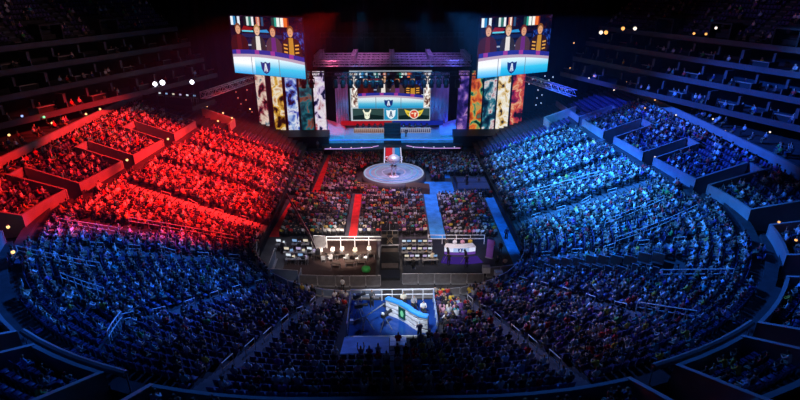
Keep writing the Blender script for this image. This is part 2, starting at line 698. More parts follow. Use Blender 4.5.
mb = MB()
for w in (33.0, 39.0):
    for k in range(2, 16):
        a, b = pos(1, w, k * PITCH), pos(1, w, (k + 1) * PITCH)
        mb.poly([(*a, 0.1), (*b, 0.1), (*b, Z0 + SL * PITCH * k), (*a, Z0 + SL * PITCH * k)], concrete)
structure(mb.build('wall_stand_entry'))
# ------------------------------------------------------------- stair aisles
STAIRS = [(-29.0, 'far'), (-21.0, 'deep'), (-12.5, 'mid'), (-3.6, 'side'), (25.0, 'upper'), (54.0, 'middle'), (78.0, 'lower')]


LONG = [
    (-1, 7.5, 2, 11, 12.6, 'long railing where the red-lit stand meets the dark near stand'),
    (-1, 17.5, 13, 17.5, 18, 'short railing at the dark entrance beyond the red-lit stand'),
    (-1, 36, 14.5, 30, 20, 'upper railing across the dark stand below the red parapet corner'),
    (-1, 47, 15.5, 40, 17.5, 'railing pair in the middle of the dark red-side corner'),
    (-1, 57, 16.5, 62, 19, 'lower railing by the red-side bottom corner entrance'),
    (1, 42, 13.8, 41, 18.8, 'long railing across the dark blue-side corner stand'),
    (1, 57, 15, 56.5, 19, 'railing at the top of the blue-side middle stair'),
    (1, 9, 8.5, 4, 15, 'long thin railing across the blue-lit stand, upper one'),
    (1, 22, 9, 12, 17, 'long thin railing across the blue-lit stand, lower one'),
    (1, -10, 3, -9, 12, 'faint railing up the middle of the blue-lit stand'),
]


def near_rail(side, w, d):
    x, y = pos(side, w, d)
    for sd_, w0, d0, w1, d1, _ in LONG:
        if sd_ != side:
            continue
        for i in range(25):
            f = i / 24
            a, b = pos(side, w0 + (w1 - w0) * f, d0 + (d1 - d0) * f)
            if (a - x) ** 2 + (b - y - .1) ** 2 < .42 ** 2:
                return True
    return False


def stair_w(w, d):
    return 49.5 + 0.62 * min(d, 12) if w == 54.0 else w


def half_width(w):
    return 0.5 if w != -3.6 else 0.95


for side in (-1, 1):
    for w, nm in STAIRS:
        mb = MB()
        dmax = 16.5 if w < 60 else 21.5
        k = 0
        while k * PITCH < dmax:
            d = k * PITCH
            for h, (a, b, dz) in enumerate(((0.0, 0.45, 0.02), (0.45, 0.9, 0.17))):
                ww = stair_w(w, d + a)
                c = pos(side, ww, d + (a + b) / 2)
                n = inward(side, ww)
                rz = math.atan2(-n[0], n[1])
                z = Z0 + SL * PITCH * k
                mb.box((c[0], c[1], z + dz / 2), (2 * half_width(w), 0.44, dz), lit_stair if (side < 0 and w == -3.6) else aislec, rz)
            k += 1
        structure(mb.build('floor_stair_' + ('left' if side < 0 else 'right')))


def near_stair(side, w, d):
    for sw, _ in STAIRS:
        ww = stair_w(sw, d)
        arc = abs(w - ww) * (1 if ww <= 0 and w <= 0 else math.radians(1) * (RC + d))
        if (sw <= 0) == (w <= 0) and arc < half_width(sw) + 0.26:
            return True
    return False


# ------------------------------------------------------------------ seating
def seat_mesh(name):
    mb = MB()
    # curved back on a pan, two arm rests and a riser bracket
    for x0, x1, y0, y1 in ((-0.22, -0.07, -0.235, -0.26), (-0.07, 0.07, -0.26, -0.26), (0.07, 0.22, -0.26, -0.235)):
        mb.hexa([(x0, y0 - .03, .36), (x1, y1 - .03, .36), (x1, y1, .36), (x0, y0, .36), (x0, y0 - .11, .86), (x1, y1 - .11, .86), (x1, y1 - .08, .86), (x0, y0 - .08, .86)], seat_m)
    mb.hexa([(-.21, -.23, .34), (.21, -.23, .34), (.21, .17, .37), (-.21, .17, .37), (-.21, -.23, .39), (.21, -.23, .39), (.21, .17, .43), (-.21, .17, .43)], seat_m)
    mb.box((0, -0.27, 0.17), (0.3, 0.05, 0.36), black)
    for s in (-1, 1):
        mb.box((s * 0.25, -0.1, 0.56), (0.03, 0.3, 0.03), black)
    return mb.mesh(name)


def seat_low(name):
    mb = MB()
    mb.hexa([(-.22, -.29, .36), (.22, -.29, .36), (.22, -.26, .36), (-.22, -.26, .36), (-.22, -.37, .86), (.22, -.37, .86), (.22, -.34, .86), (-.22, -.34, .86)], seat_m)
    mb.box((0, -0.04, 0.385), (0.42, 0.4, 0.05), seat_m)
    mb.box((0, -0.27, 0.17), (0.3, 0.05, 0.36), black)
    return mb.mesh(name)


seat_hi = seat_mesh('folding_seat')
seat_arr = mesh_arrays(seat_low('seat_low'))
LOARR = {p: [mesh_arrays(m) for m in LO[p]] for p in LO}
SEATS = []      # (side, w, d, row, x, y, z, rz)


def blocked(side, w, d):
    x, y = pos(side, w, d)
    dw = wall_d(w)
    if near_stair(side, w, d) and d < (16.5 if w < 60 else 21.8):
        return True
    if dw - 1.25 < d < dw + 0.6:
        return True
    if any(a - (0.6 if w <= 0 else 1.2) < w < b + (0.6 if w <= 0 else 1.2) for a, b in VOM) and dw - 2 < d < dw + VDEPTH + 0.8:
        return True
    if w > 75 and abs(x) < 4.0 and d < 12.2:
        return True
    if w > 80 and -3.9 < x < 1.25 and d < 15.3:
        return True
    if near_rail(side, w, d):
        return True
    if side < 0 and w < -31 and d > 10:
        return True
    if -36.6 < w < -34.8 and 11 < d < 18.2:
        return True
    if side > 0 and 32.0 < w < 40.0 and 1.5 < d < 15.0:
        return True
    if side < 0 and 11.0 < w < 16.0 and 10.0 < d < 17:
        return True
    return False


for side in (-1, 1):
    for k in range(NROW - 1):
        d = (k + 0.5) * PITCH
        z = Z0 + SL * PITCH * k
        ys = 34.6 if k < 18 else 42.0
        ws = [-(0.3 + 0.56 * i) for i in range(int(ys / 0.56))]
        n = int((RC + d) * PI / 2 / 0.56)
        ws += [(i + 0.5) * 90 / n for i in range(n)]
        ws += [90 + 0.28 + 0.56 * i for i in range(7)]
        for w in ws:
            if blocked(side, w, d):
                continue
            x, y = pos(side, w, d)
            px, py, dep = project((x, y, z + 0.9))
            if not (-25 < px < 825 and py < 425 and dep > 5):
                continue
            nx, ny = inward(side, w)
            SEATS.append((side, w, d, k, x, y, z, math.atan2(-nx, ny), px, py, dep))


def occupancy(side, w, d):
    if w < -30:
        return 0.0
    up_ = d > wall_d(w)
    if w < 8:
        if not up_:
            return 0.97
        if side > 0:
            return 0.85 if w < -18 else (0.6 if w < -9 else 0.42)
        return 0.9 if w < -10 else 0.5
    if w < 52:
        return 0.88 if not up_ else 0.6
    return 0.42 if side < 0 else 0.6


WARM = np.array([6, 20, 14, 10, 4, 8, 12, 4, 4, 6, 4, 2, 4, 8], float)
WARM /= WARM.sum()
crowd_items, seat_items, near_people, near_seats = [], [], [], []
taken = []
for s in SEATS:
    occ = rng.random() < occupancy(s[0], s[1], s[2])
    taken.append(occ)
order = sorted(range(len(SEATS)), key=lambda i: SEATS[i][10])
inside = [i for i in order if 4 < SEATS[i][8] < 796 and SEATS[i][9] < 373]
N_PEOPLE, N_SEATS = 272, 290
pick_p = set([i for i in inside if taken[i]][:N_PEOPLE])
pick_s = set([i for i in inside if not taken[i] and SEATS[i][9] < 368][:N_SEATS])


def seat_place(i):
    """which seat it is, told by its row and the stair it is counted from"""
    side, w, d, k = SEATS[i][:4]
    col = 'red-side' if side < 0 else 'blue-side'
    if w >= 78:
        arc = (min(w, 90) - 78) * math.radians(1) * (RC + d) + max(0, w - 90)
        st, where = 'lower', 'inside'
    elif w >= stair_w(54.0, d):
        arc = (78 - w) * math.radians(1) * (RC + d)
        st, where = 'lower', 'beyond'
    elif w >= 25:
        arc = (stair_w(54.0, d) - w) * math.radians(1) * (RC + d)
        st, where = 'middle', 'beyond'
    else:
        arc = (25 - w) * math.radians(1) * (RC + d) if w > 0 else 25 * math.radians(1) * (RC + d) - w
        st, where = 'upper', 'beyond'
    return k + 1, col, st, where, arc


slots = {}
for i in sorted(range(len(SEATS)), key=lambda i: seat_place(i)[4]):
    r, col, st, where, arc = seat_place(i)
    key = (r, col, st, where)
    slots[key] = slots.get(key, 0) + 1
    SEATS[i] = SEATS[i] + ('%s end-stand row, %s seat %s the %s %s stair' % (ordinal(r), ordinal(slots[key]), where, col, st),)

for i, s in enumerate(SEATS):
    side, w, d, k, x, y, z, rz = s[:8]
    if i in pick_s:
        o = bpy.data.objects.new('stadium_chair', seat_hi)
        COL.objects.link(o)
        o.location = (x, y, z)
        o.rotation_euler.z = rz
        tag(o, 'empty dark folding chair, ' + s[-1], 'chair', 'empty folding chairs in the near end stand')
    elif not (d < 16 and w < 8 and taken[i]):
        seat_items.append((seat_arr, (x, y, z), rz, 1.0, np.array([0, 1])))
    if not taken[i]:
        continue
    jig = rng.normal(0, 0.24)
    turn = (0.25 if side < 0 else -0.25) if w < 20 else 0.0
    rz2 = rz + jig + (-turn if False else turn)
    sc = 0.9 + 0.2 * rng.random()
    fx, fy = -math.sin(rz), math.cos(rz)
    jx, jy = (rng.normal(0, .05), rng.normal(0, .05)) if i not in pick_p else (0, 0)
    lx, ly = x + fx * 0.02 + jx, y + fy * 0.02 + jy
    warm_zone = side > 0 and w > 45
    ti = int(rng.choice(14, p=WARM if warm_zone else TOPW))
    if i in pick_p:
        p = POSES[int(rng.choice(5, p=[0.5, 0.14, 0.2, 0.02, 0.14]))]
        nm = TOPS[ti][0]
        person(p, (lx, ly, z + 0.015), rz + jig * 0.3, 'person in %s top, %s' % (nm, s[-1]), TOPM[ti], group='spectators in the near end stand', scale=0.96)
    else:
        p = POSES[int(rng.choice(5, p=[0.42, 0.24, 0.16, 0.06, 0.12]))]
        mp = np.array([int(rng.choice(3, p=[.6, .3, .1])), 3 + int(rng.choice(3, p=[.5, .35, .15])), 6 + ti, 20 + int(rng.integers(3))])
        crowd_items.append((LOARR[p][int(rng.random() < 0.45)], (lx, ly, z + 0.015), rz2, sc, mp))


# floor seats: blocks x0, x1, y0, y1
def on_stage(x, y):
    return (x - 0.4) ** 2 + (y - 77.8) ** 2 < 6.2 ** 2 or (abs(x - 0.4) < 2.4 and y > 77)


FLOORB = [(-13.6, -5.7, 58.0, 70.4), (-3.8, 4.6, 58.0, 71.0), (7.0, 13.4, 57.4, 69.8), (-15.0, -12.3, 71.5, 89.0), (-10.2, -0.8, 72.0, 89.2), (1.2, 8.6, 76.6, 89.2), (8.8, 15.0, 79.0, 88.6), (9.8, 14.8, 70.0, 70.5)]
fl_seats = []
for x0, x1, y0, y1 in FLOORB:
    y = y0
    while y < y1:
        x = x0
        while x < x1:
            if not on_stage(x, y) and rng.random() < 0.94:
                fl_seats.append((x + rng.normal(0, .03), y + rng.normal(0, .03)))
            x += 0.54
        y += 0.92
chair = MB()
chair.box((0, -0.24, 0.66), (0.42, 0.03, 0.4), black)
chair.box((0, -0.03, 0.43), (0.42, 0.4, 0.03), black)
for sx in (-1, 1):
    for sy in (-0.2, 0.14):
        chair.box((sx * 0.19, sy, 0.21), (0.025, 0.025, 0.42), black)
chair_arr = mesh_arrays(chair.mesh('floor_chair'))
chair_items = []
for x, y in fl_seats:
    ti = int(rng.choice(14, p=WARM))
    p = POSES[int(rng.choice(5, p=[0.45, 0.2, 0.18, 0.05, 0.12]))]
    mp = np.array([int(rng.choice(3, p=[.6, .3, .1])), 3 + int(rng.choice(3, p=[.5, .35, .15])), 6 + ti, 20 + int(rng.integers(3))])
    a = math.atan2(-(0.4 - x), 90 - y) * 0.6 + rng.normal(0, .15)
    crowd_items.append((LOARR[p][int(rng.random() < 0.45)], (x, y, 0.02), a, 0.92 + 0.14 * rng.random(), mp))
    chair_items.append((chair_arr, (x, y, 0), a, 1.0, np.array([0])))

# =============================================================== the stage
SX = 0.4
glow_w = emit('dfe8ff', 1.3)
glow_b = emit('2f7dff', 1.6)


def truss(name, A, B, size, label, cables=(), cat='truss', group=None, bays=None, r=0.05, m=None):
    """box lattice girder from A to B"""
    A, B = Vector(A), Vector(B)
    m = m or alu
    t = (B - A)
    L = t.length
    t.normalize()
    sd = Vector((0, 0, 1)).cross(t).normalized()
    u = t.cross(sd).normalized()
    h = size / 2
    o = thing(name, label, cat, tuple(A), 0, group)
    mb = MB()
    cr = [sd * a + u * b for a, b in ((-h, -h), (h, -h), (h, h), (-h, h))]
    for c in cr:
        mb.tube([c, c + t * L], r, m, 6)
    mb.build('chord', o)
    mb = MB()
    n = bays or max(3, int(L / size))
    for i in range(n):
        a, b = t * (L * i / n), t * (L * (i + 1) / n)
        for q in range(4):
            c0, c1 = cr[q], cr[(q + 1) % 4]
            mb.tube([c0 + a, c1 + b] if i % 2 else [c1 + a, c0 + b], r * 0.6, m, 5)
            mb.tube([c0 + a, c1 + a], r * 0.6, m, 5)
    mb.build('lattice', o)
    for c in cables:
        p = t * (L * c) + u * h
        m2 = MB()
        m2.tube([p, p + Vector((0, 0, 41.5 - (A.z + t.z * L * c)))], 0.02, mat('dark_cable', (.002, .002, .002), .9, 0, 0), 5)
        m2.build('hanging_cable', o)
    return o


# platform -----------------------------------------------------------------
st = thing('stage_platform', 'wide stage platform with blue-lit deck below the main screen', 'stage', (SX, 95, 0))
mb = MB()
mb.box((0, 6.0, 0.75), (27, 12.5, 1.5), stage_m)
mb.build('deck', st)
mb = MB()
mb.hexa([(-12.6, -4.2, 0), (12.6, -4.2, 0), (13.4, -.26, 0), (-13.4, -.26, 0), (-12.6, -4.2, .8), (12.6, -4.2, .8), (13.4, -.26, .8), (-13.4, -.26, .8)], black)
mb.build('front_ledge', st)
mb = MB()
for s in (-1, 1):
    mb.tube([(s * 12.4, -3.9, .86), (s * 7.5, -3.9, .86), (s * 4.2, -3.2, .86), (s * 2.6, -2.2, .86)], 0.06, emit('d9a9ff', 1.0), 6)
mb.build('edge_light_strip', st)
mb = MB()
mb.box((0, -0.28, 1.42), (26.6, 0.05, 0.12), glow_b)
mb.build('deck_light_strip', st)
for s in (-1, 1):
    mb = MB()
    mb.hexa([(s * 9.2, 1.0, 1.5), (s * 13.4, 1.0, 1.5), (s * 13.4, 8.5, 1.5), (s * 9.6, 8.5, 1.5), (s * 9.2, 1.0, 1.62), (s * 13.4, 1.0, 2.3), (s * 13.4, 8.5, 3.2), (s * 9.6, 8.5, 2.0)], stage_m)
    mb.build('side_ramp', st)
mb = MB()
for k in range(6):
    mb.box((0, -0.5 - 0.45 * k, 0.625 - 0.11 * k), (3.3, 0.45, 1.25 - 0.22 * k), black)
for k in range(5):
    mb.box((0, 0.6 + 0.7 * k, 1.6 + .25 * k), (3.2, 0.7, 0.2 + .5 * k), black)
mb.build('stair', st)
mb = MB()
mb.box((-5.2, 7.6, 2.55), (10.2, 0.1, .9), emit('e81c2e', 0.45))
mb.box((5.2, 7.6, 2.55), (10.2, 0.1, .9), emit('2036c8', 0.5))
mb.build('split_colour_strip', st)

for i in range(13):
    x = -11.4 + 1.9 * i
    if abs(x) < 2.4:
        continue
    o = thing('footlight', 'small stage footlight, %s from the red end of the front ledge' % ordinal(i + 1), 'light', (SX + x, 91.75, 0.81), 0, 'footlights along the stage ledge')
    mb = MB()
    mb.box((0, 0, 0.12), (0.3, 0.3, 0.24), black)
    housing = mb.build('housing', o)
    mb = MB()
    mb.lathe((0, -0.16, 0.14), [(0.1, -.04), (0.1, .04)], emit('cfe0ff' if i > 6 else 'ffc8d8', 2.0), 10)
    mb.build('lens', housing)

# team desks -----------------------------------------------------------------
for s, col in ((-1, 'red'), (1, 'blue')):
    d = thing('team_desk', 'long players\' desk with pale patterned front on the %s half of stage' % col, 'desk', (SX + s * 4.6, 99.6, 1.5))
    mb = MB()
    mb.box((0, 0, 0.75), (5.9, 0.95, 0.06), white_m)
    mb.box((0, 0.3, 0.36), (5.7, 0.08, 0.72), black)
    mb.build('worktop', d)
    mb = MB()
    mb.box((0, -0.5, 0.5), (5.9, 0.05, 1.0), emit('d8b9b0' if s < 0 else 'b9bede', 0.6))
    mb.build('front_panel', d)
    mb = MB()
    for k in range(15):
        x = -2.73 + 0.39 * k
        mb.poly([(x - .14, -.53, .1), (x + .14, -.53, .1), (x + .05, -.53, .85), (x - .05, -.53, .85)], emit('5a1420' if s < 0 else '1a2460', 0.6))
    mb.build('panel_pattern', d)
    for k in range(5):
        x = -2.3 + 1.15 * k
        loc = (SX + s * 4.6 + x, 99.55, 2.29)
        o = thing('monitor', 'dark game monitor, %s on the %s team desk' % (ordinal(k + 1), col), 'monitor', loc, 0, 'monitors on the team desks')
        mb = MB()
        mb.box((0, 0, 0.34), (0.62, 0.05, 0.37), black)
        mb.build('screen', o)
        mb = MB()
        mb.box((0, 0.05, 0.1), (0.06, 0.06, 0.2), black)
        mb.box((0, 0.05, 0.015), (0.28, 0.2, 0.03), black)
        mb.build('stand', o)
        c = thing('gaming_chair', 'black high-backed chair, %s behind the %s team desk' % (ordinal(k + 1), col), 'chair', (SX + s * 4.6 + x, 100.75, 1.5), PI, 'chairs behind the team desks')
        mb = MB()
        mb.box((0, 0, 0.365), (0.46, 0.46, 0.06), black)
        mb.build('seat', c)
        mb = MB()
        mb.hexa([(-.27, -.34, .5), (.27, -.34, .5), (.27, -.26, .5), (-.27, -.26, .5), (-.2, -.44, 1.35), (.2, -.44, 1.35), (.2, -.37, 1.35), (-.2, -.37, 1.35)], black)
        mb.build('backrest', c)
        mb = MB()
        mb.tube([(0, 0, .04), (0, 0, .335)], .04, metal, 6)
        for q in range(5):
            mb.tube([(0, 0, .06), (.28 * math.cos(q * 1.257), .28 * math.sin(q * 1.257), .04)], .025, metal, 5)
        mb.build('base', c)
        person('desk', (SX + s * 4.6 + x, 100.68, 1.51), PI, 'player in %s jersey, %s seat at the %s team desk' % ('red' if s < 0 else 'white', ordinal(k + 1), col), TOPM[6] if s < 0 else TOPM[0], SKINS[0], HAIRS[0], LEGM[1], group='players on the %s team' % col)

# round centre stage --------------------------------------------------------
cs = thing('round_stage', 'round glowing stage among the floor crowd at the end of the runway', 'stage', (SX + .1, 77.8, 0))
cs.scale = (.87, .87, 1)
mb = MB()
mb.lathe((0, 0, 0), [(5.9, 0), (5.9, 0.7), (5.7, 0.9), (5.5, 1.1)], mat('stage_skirt', (0.08, 0.06, 0.07), 0.6), 64)
mb.build('base', cs, True)
mb = MB()
mb.lathe((0, 0, 1.1), [(5.5, 0), (5.5, 0.06), (5.2, 0.06)], emit('b9c8f2', 0.7), 64)
mb.build('rim_light', cs)
mb = MB()
mb.lathe((0, 0, 1.13), [(5.2, 0), (5.2, 0.06)], mat('round_deck', (0.30, 0.36, 0.55), 0.3, 0, 0.3, 0.5), 64)
mb.build('deck', cs)
for r0, r1, h, k in ((4.55, 4.2, '7fb6ff', 0.7), (3.5, 3.3, '9fd8ff', 0.6), (2.2, 2.0, 'd9c8ff', 0.6)):
    n = 64
    mb = MB()
    for j in range(n):
        a, b = 2 * PI * j / n, 2 * PI * (j + 1) / n
        mb.poly([(r1 * math.cos(a), r1 * math.sin(a), 1.2), (r0 * math.cos(a), r0 * math.sin(a), 1.2), (r0 * math.cos(b), r0 * math.sin(b), 1.2), (r1 * math.cos(b), r1 * math.sin(b), 1.2)], emit(h, k))
    mb.build('ring_light', cs)
for s, col in ((-1, 'red'), (1, 'blue')):
    mb = MB()
    a = (-3.0, -1.6) if s < 0 else (1.6, 4.9)
    x0, x1 = (-5.6, -2.6) if s < 0 else (1.9, 5.4)
    mb.hexa([(x0, -5.6, 0), (x1, -6.6, 0), (x1, -4.6, 0), (x0, -3.4, 0), (x0, -5.6, .95), (x1, -6.6, .95), (x1, -4.6, .95), (x0, -3.4, .95)], mat('brown_stage_box', (0.12, 0.06, 0.04), 0.6))
    o = mb.build('stage_riser', None, False, (SX, 77.8, 0))
    tag(o, 'dark brown riser box at the foot of the round stage, %s side' % col, 'riser')
tr = thing('trophy', 'silver domed trophy cup on a white two-post stand on the round stage', 'trophy', (SX + .1, 75.6, 1.22))
mb = MB()
mb.lathe((0, 0, 0), [(.6, 0), (.6, .1), (.35, .14)], white_m, 20)
for s in (-1, 1):
    mb.tube([(s * .22, 0, .1), (s * .22, 0, 1.5)], .09, white_m, 8)
mb.box((0, 0, 1.55), (.8, .5, .12), white_m)
mb.build('stand', tr)
mb = MB()
mb.lathe((0, 0, 1.6), [(.25, 0), (.18, .2), (.6, .5), (.78, .95), (.6, 1.3), (.3, 1.5), (.06, 1.62)], mat('trophy_silver', (.85, .9, .95), .35, .4, .05), 24)
mb.build('cup', tr, True)
tr.scale = (1.3, 1.3, 1.15)
mb = MB()
for s in (-1, 1):
    mb.tube([(s * .55, 0, 2.1), (s * 1.0, 0, 2.4), (s * 1.0, 0, 2.8), (s * .7, 0, 2.9)], .06, white_m, 6)
mb.build('handle', tr)
rw = thing('runway', 'narrow runway lit half red half blue between main stage and round stage', 'runway', (SX, 87, 0))
mb = MB()
mb.box((0, -0.5, 0.55), (3.1, 8.2, 1.1), black)
mb.build('base', rw)
mb = MB()
mb.hexa([(-1.3, -4.6, 1.1), (1.3, -4.6, 1.1), (1.3, 3.6, 1.1), (-1.3, 3.6, 1.1)] + [(-1.3, -4.6, 1.13), (1.3, -4.6, 1.13), (1.3, 3.6, 1.13), (-1.3, 3.6, 1.13)], black)
mb.build('deck', rw)
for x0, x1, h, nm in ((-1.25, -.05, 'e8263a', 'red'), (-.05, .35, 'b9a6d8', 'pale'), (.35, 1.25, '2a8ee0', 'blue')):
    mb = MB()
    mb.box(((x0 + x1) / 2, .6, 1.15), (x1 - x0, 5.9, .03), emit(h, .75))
    mb.build('runway_glow', rw)  # red and blue light falling on the runway, made as glowing strips
for s in (-1, 1):
    mb = MB()
    mb.box((s * 1.45, -.5, 1.16), (.14, 8.2, .12), emit('d7d9ff', 1.1))
    mb.build('edge_light', rw)

# --------------------------------------------------------- screen pictures
bg_crowd = emit_art('screen_audience', [(0.35, '05041c'), (0.5, '0b1350'), (0.6, '1c3f9a'), (0.72, '3a74d0')], 2.2, 1, 0.9, 0.5, (1, 1, 1), 6)
desk_white = emit_grad('screen_desk_white', [(0.0, '16a2e6'), (0.3, '8fd2f2'), (0.55, 'f1f4f8'), (1.0, 'e9e6e6')], 2, -5.0, -1.6, 1.15)
desk_teal = emit_grad('screen_desk_teal', [(0.0, '0a9ad6'), (0.35, '35bfe6'), (0.7, 'cfe9f2'), (1.0, 'f0ecec')], 2, -5.0, -1.2, 1.15)


bg_hall = emit_art('screen_hall', [(0.3, '04020c'), (0.46, '0a0a26'), (0.56, '160818'), (0.64, '3a0c18'), (0.74, '14306a')], 1.3, 6, 0.9, 0.6, (1, 1, 1.4), 6)


def ell(mb, cx, cz, rx, rz, y, m, n=16, a0=0.0, a1=2 * PI):
    mb.poly([(cx + rx * math.cos(a0 + (a1 - a0) * i / n), y, cz + rz * math.sin(a0 + (a1 - a0) * i / n)) for i in range(n)], m)


def emblem(mb, cx, cz, s, y, dark='0c2f7a', light='dfe9f5'):
    D, Lc = emit(dark), emit(light)
    mb.poly([(cx - s, y, cz + .95 * s), (cx - .45 * s, y, cz + .8 * s), (cx, y, cz + 1.0 * s), (cx + .45 * s, y, cz + .8 * s), (cx + s, y, cz + .95 * s), (cx + .9 * s, y, cz - .2 * s), (cx + .55 * s, y, cz - .75 * s), (cx, y, cz - 1.05 * s), (cx - .55 * s, y, cz - .75 * s), (cx - .9 * s, y, cz - .2 * s)][::-1], D)
    y -= .02
    for q in ([(-.12, .72), (-.38, -.6), (-.2, -.6), (0, .2)], [(.12, .72), (0, .2), (.2, -.6), (.38, -.6)], [(-.12, .72), (0, .2), (.12, .72)], [(-.08, -.2), (0, -.85), (.08, -.2), (0, .02)]):
        mb.poly([(cx + a * s, y, cz + b * s) for a, b in q], Lc)


def show_picture(mb, W, Hh, y0):
    """four presenters behind a curved desk, flat as it is on the LED wall"""
    X = lambda u: (u - 0.5) * W
    Z = lambda v: (0.5 - v) * Hh
    R = lambda u0, v0, u1, v1, y, m: mb.poly([(X(u0), y, Z(v1)), (X(u1), y, Z(v1)), (X(u1), y, Z(v0)), (X(u0), y, Z(v0))], m)
    y = y0
    R(0, 0, 1, .62, y, bg_hall)
    y -= .02
    R(.74, .24, 1, .52, y, bg_crowd)
    R(.1, .4, .74, .56, y, emit('0a1440'))
    R(.16, .3, .72, .36, y, emit('12204e'))
    cols = [('e8eef2', .02, .055), ('2f7fb5', .055, .09), ('0c1a30', .09, .11), ('dfe6f0', .115, .15), ('101820', .2, .24), ('cfe0da', .245, .275), ('2f6f66', .275, .31), ('eceff2', .315, .345), ('c9705a', .38, .43), ('f2ede0', .4, .42), ('284a70', .45, .48), ('1c3a3a', .59, .63), ('2a9c8c', .63, .66), ('e6ece6', .66, .70), ('f0eee6', .71, .75), ('e2682a', .75, .80), ('7a1e14', .80, .82)]
    for h, a, b in cols:
        R(a, .02, b, .165, y, emit(h, 1.1))
    y -= .02
    mb.poly([(X(.16), y, Z(.25)), (X(.3), y, Z(.25)), (X(.34), y, Z(.2)), (X(.2), y, Z(.17))], emit('8a1414'))
    mb.poly([(X(.17), y, Z(.27)), (X(.33), y, Z(.27)), (X(.33), y, Z(.245)), (X(.17), y, Z(.245))], emit('5fd2ea'))
    mb.poly([(X(.36), y, Z(.27)), (X(.55), y, Z(.27)), (X(.52), y, Z(.22)), (X(.36), y, Z(.24))], emit('2b8fd0'))
    R(.2, .48, .74, .505, y, emit('b9c0d6', .8))
    y -= .02
    people = [(.115, .215, 'dca27e', '7a3b22', '3a0d0c', '5a1414', .13), (.385, .225, 'e6b797', 'b98a54', '2b2528', 'e9e2da', .105), (.60, .235, 'd99a76', '6e2214', '4a3038', '6a2a7a', .11), (.835, .225, 'e0a070', '7d4a20', '2a1410', 'c58a2a', .135)]
    for u, v, sk, hr, jk, sh, wd_ in people:
        mb.poly([(X(u - wd_), y, Z(.64)), (X(u + wd_), y, Z(.64)), (X(u + wd_ * .95), y, Z(.45)), (X(u + wd_ * .78), y, Z(v + .165)), (X(u + wd_ * .55), y, Z(v + .125)), (X(u + .02), y, Z(v + .095)), (X(u - .02), y, Z(v + .095)), (X(u - wd_ * .55), y, Z(v + .125)), (X(u - wd_ * .78), y, Z(v + .165)), (X(u - wd_ * .95), y, Z(.45))], emit(jk, 1.1))
        mb.poly([(X(u - .035), y - .02, Z(.64)), (X(u + .035), y - .02, Z(.64)), (X(u + .028), y - .02, Z(v + .11)), (X(u - .028), y - .02, Z(v + .11))], emit(sh, 1.0))
        if sh == 'c58a2a':
            for q in (-1, 1):
                for t in (.44, .5, .56):
                    mb.poly([(X(u + q * .05), y - .025, Z(t + .03)), (X(u + q * .10), y - .025, Z(t + .02)), (X(u + q * .10), y - .025, Z(t - .005)), (X(u + q * .05), y - .025, Z(t + .005))], emit('e8a544'))
        ell(mb, X(u), Z(v - .004), .043 * W, .084 * Hh, y - .03, emit(hr), 16)
        ell(mb, X(u), Z(v + .026), .034 * W, .074 * Hh, y - .05, emit(sk, 1.0), 16)
        for q in (-1, 1):
            ell(mb, X(u + q * .011), Z(v + .01), .004 * W, .006 * Hh, y - .07, emit('2a1510'), 8)
        ell(mb, X(u), Z(v + .05), .010 * W, .005 * Hh, y - .07, emit('8a3a30'), 8)
    y -= .09
    n = 16
    arc = lambda v, t: v - 0.055 * math.sin(PI * min(1, t * .9 + .05)) + .05 * t
    def band(v0, v1, m, yy):
        for i in range(n):
            a, b = i / n, (i + 1) / n
            mb.poly([(X(a), yy, Z(arc(v1, a))), (X(b), yy, Z(arc(v1, b))), (X(b), yy, Z(arc(v0, b))), (X(a), yy, Z(arc(v0, a)))], m)
    for i in range(n):
        a, b = i / n, (i + 1) / n
        mb.poly([(X(a), y, Z(1)), (X(b), y, Z(1)), (X(b), y, Z(arc(.72, b))), (X(a), y, Z(arc(.72, a)))], desk_white if a < .3 else desk_teal)
    band(.60, .675, emit('2a2f9a', .9), y - .02)
    band(.675, .725, emit('b9a0b8', 1.0), y - .02)
    for u in (.09, .36, .58, .83):
        mb.poly([(X(u - .03), y - .04, Z(arc(.675, u))), (X(u + .03), y - .04, Z(arc(.675, u))), (X(u + .03), y - .04, Z(arc(.60, u))), (X(u - .03), y - .04, Z(arc(.60, u)))], emit('a03a9a', .9))
    for u in (.27, .655):
        R(u - .004, arc(.725, u), u + .004, 1.0, y - .03, emit('6a7a90', .8))
    emblem(mb, X(.465), Z(.865), .105 * Hh, y - .05)
    return y - .1


W, Hh = 15.4, 9.95
for s, col in ((-1, 'red'), (1, 'blue')):
    cx = -21.2 if s < 0 else 21.9
    rz = -math.atan2(7.0, 14.0) * .98 if s < 0 else math.atan2(7.0, 14.6)
    o = thing('video_screen', 'huge hanging video screen showing four presenters, over the %s-side banners' % col, 'screen', (cx, 93.5, 18.65), rz, 'twin hanging video screens')
    mb = MB()
    mb.box((0, .16, 0), (W + .2, .2, Hh + .2), black)
    mb.build('housing', o)
    mb = MB()
    show_picture(mb, W, Hh, 0)
    mb.build('picture', o)
    mb = MB()
    for q in (-1, 1):
        mb.tube([(q * W * .35, .4, Hh / 2), (q * W * .35, .4, 41.5 - 18.65)], .05, black, 6)
    mb.build('hanging_cable', o)

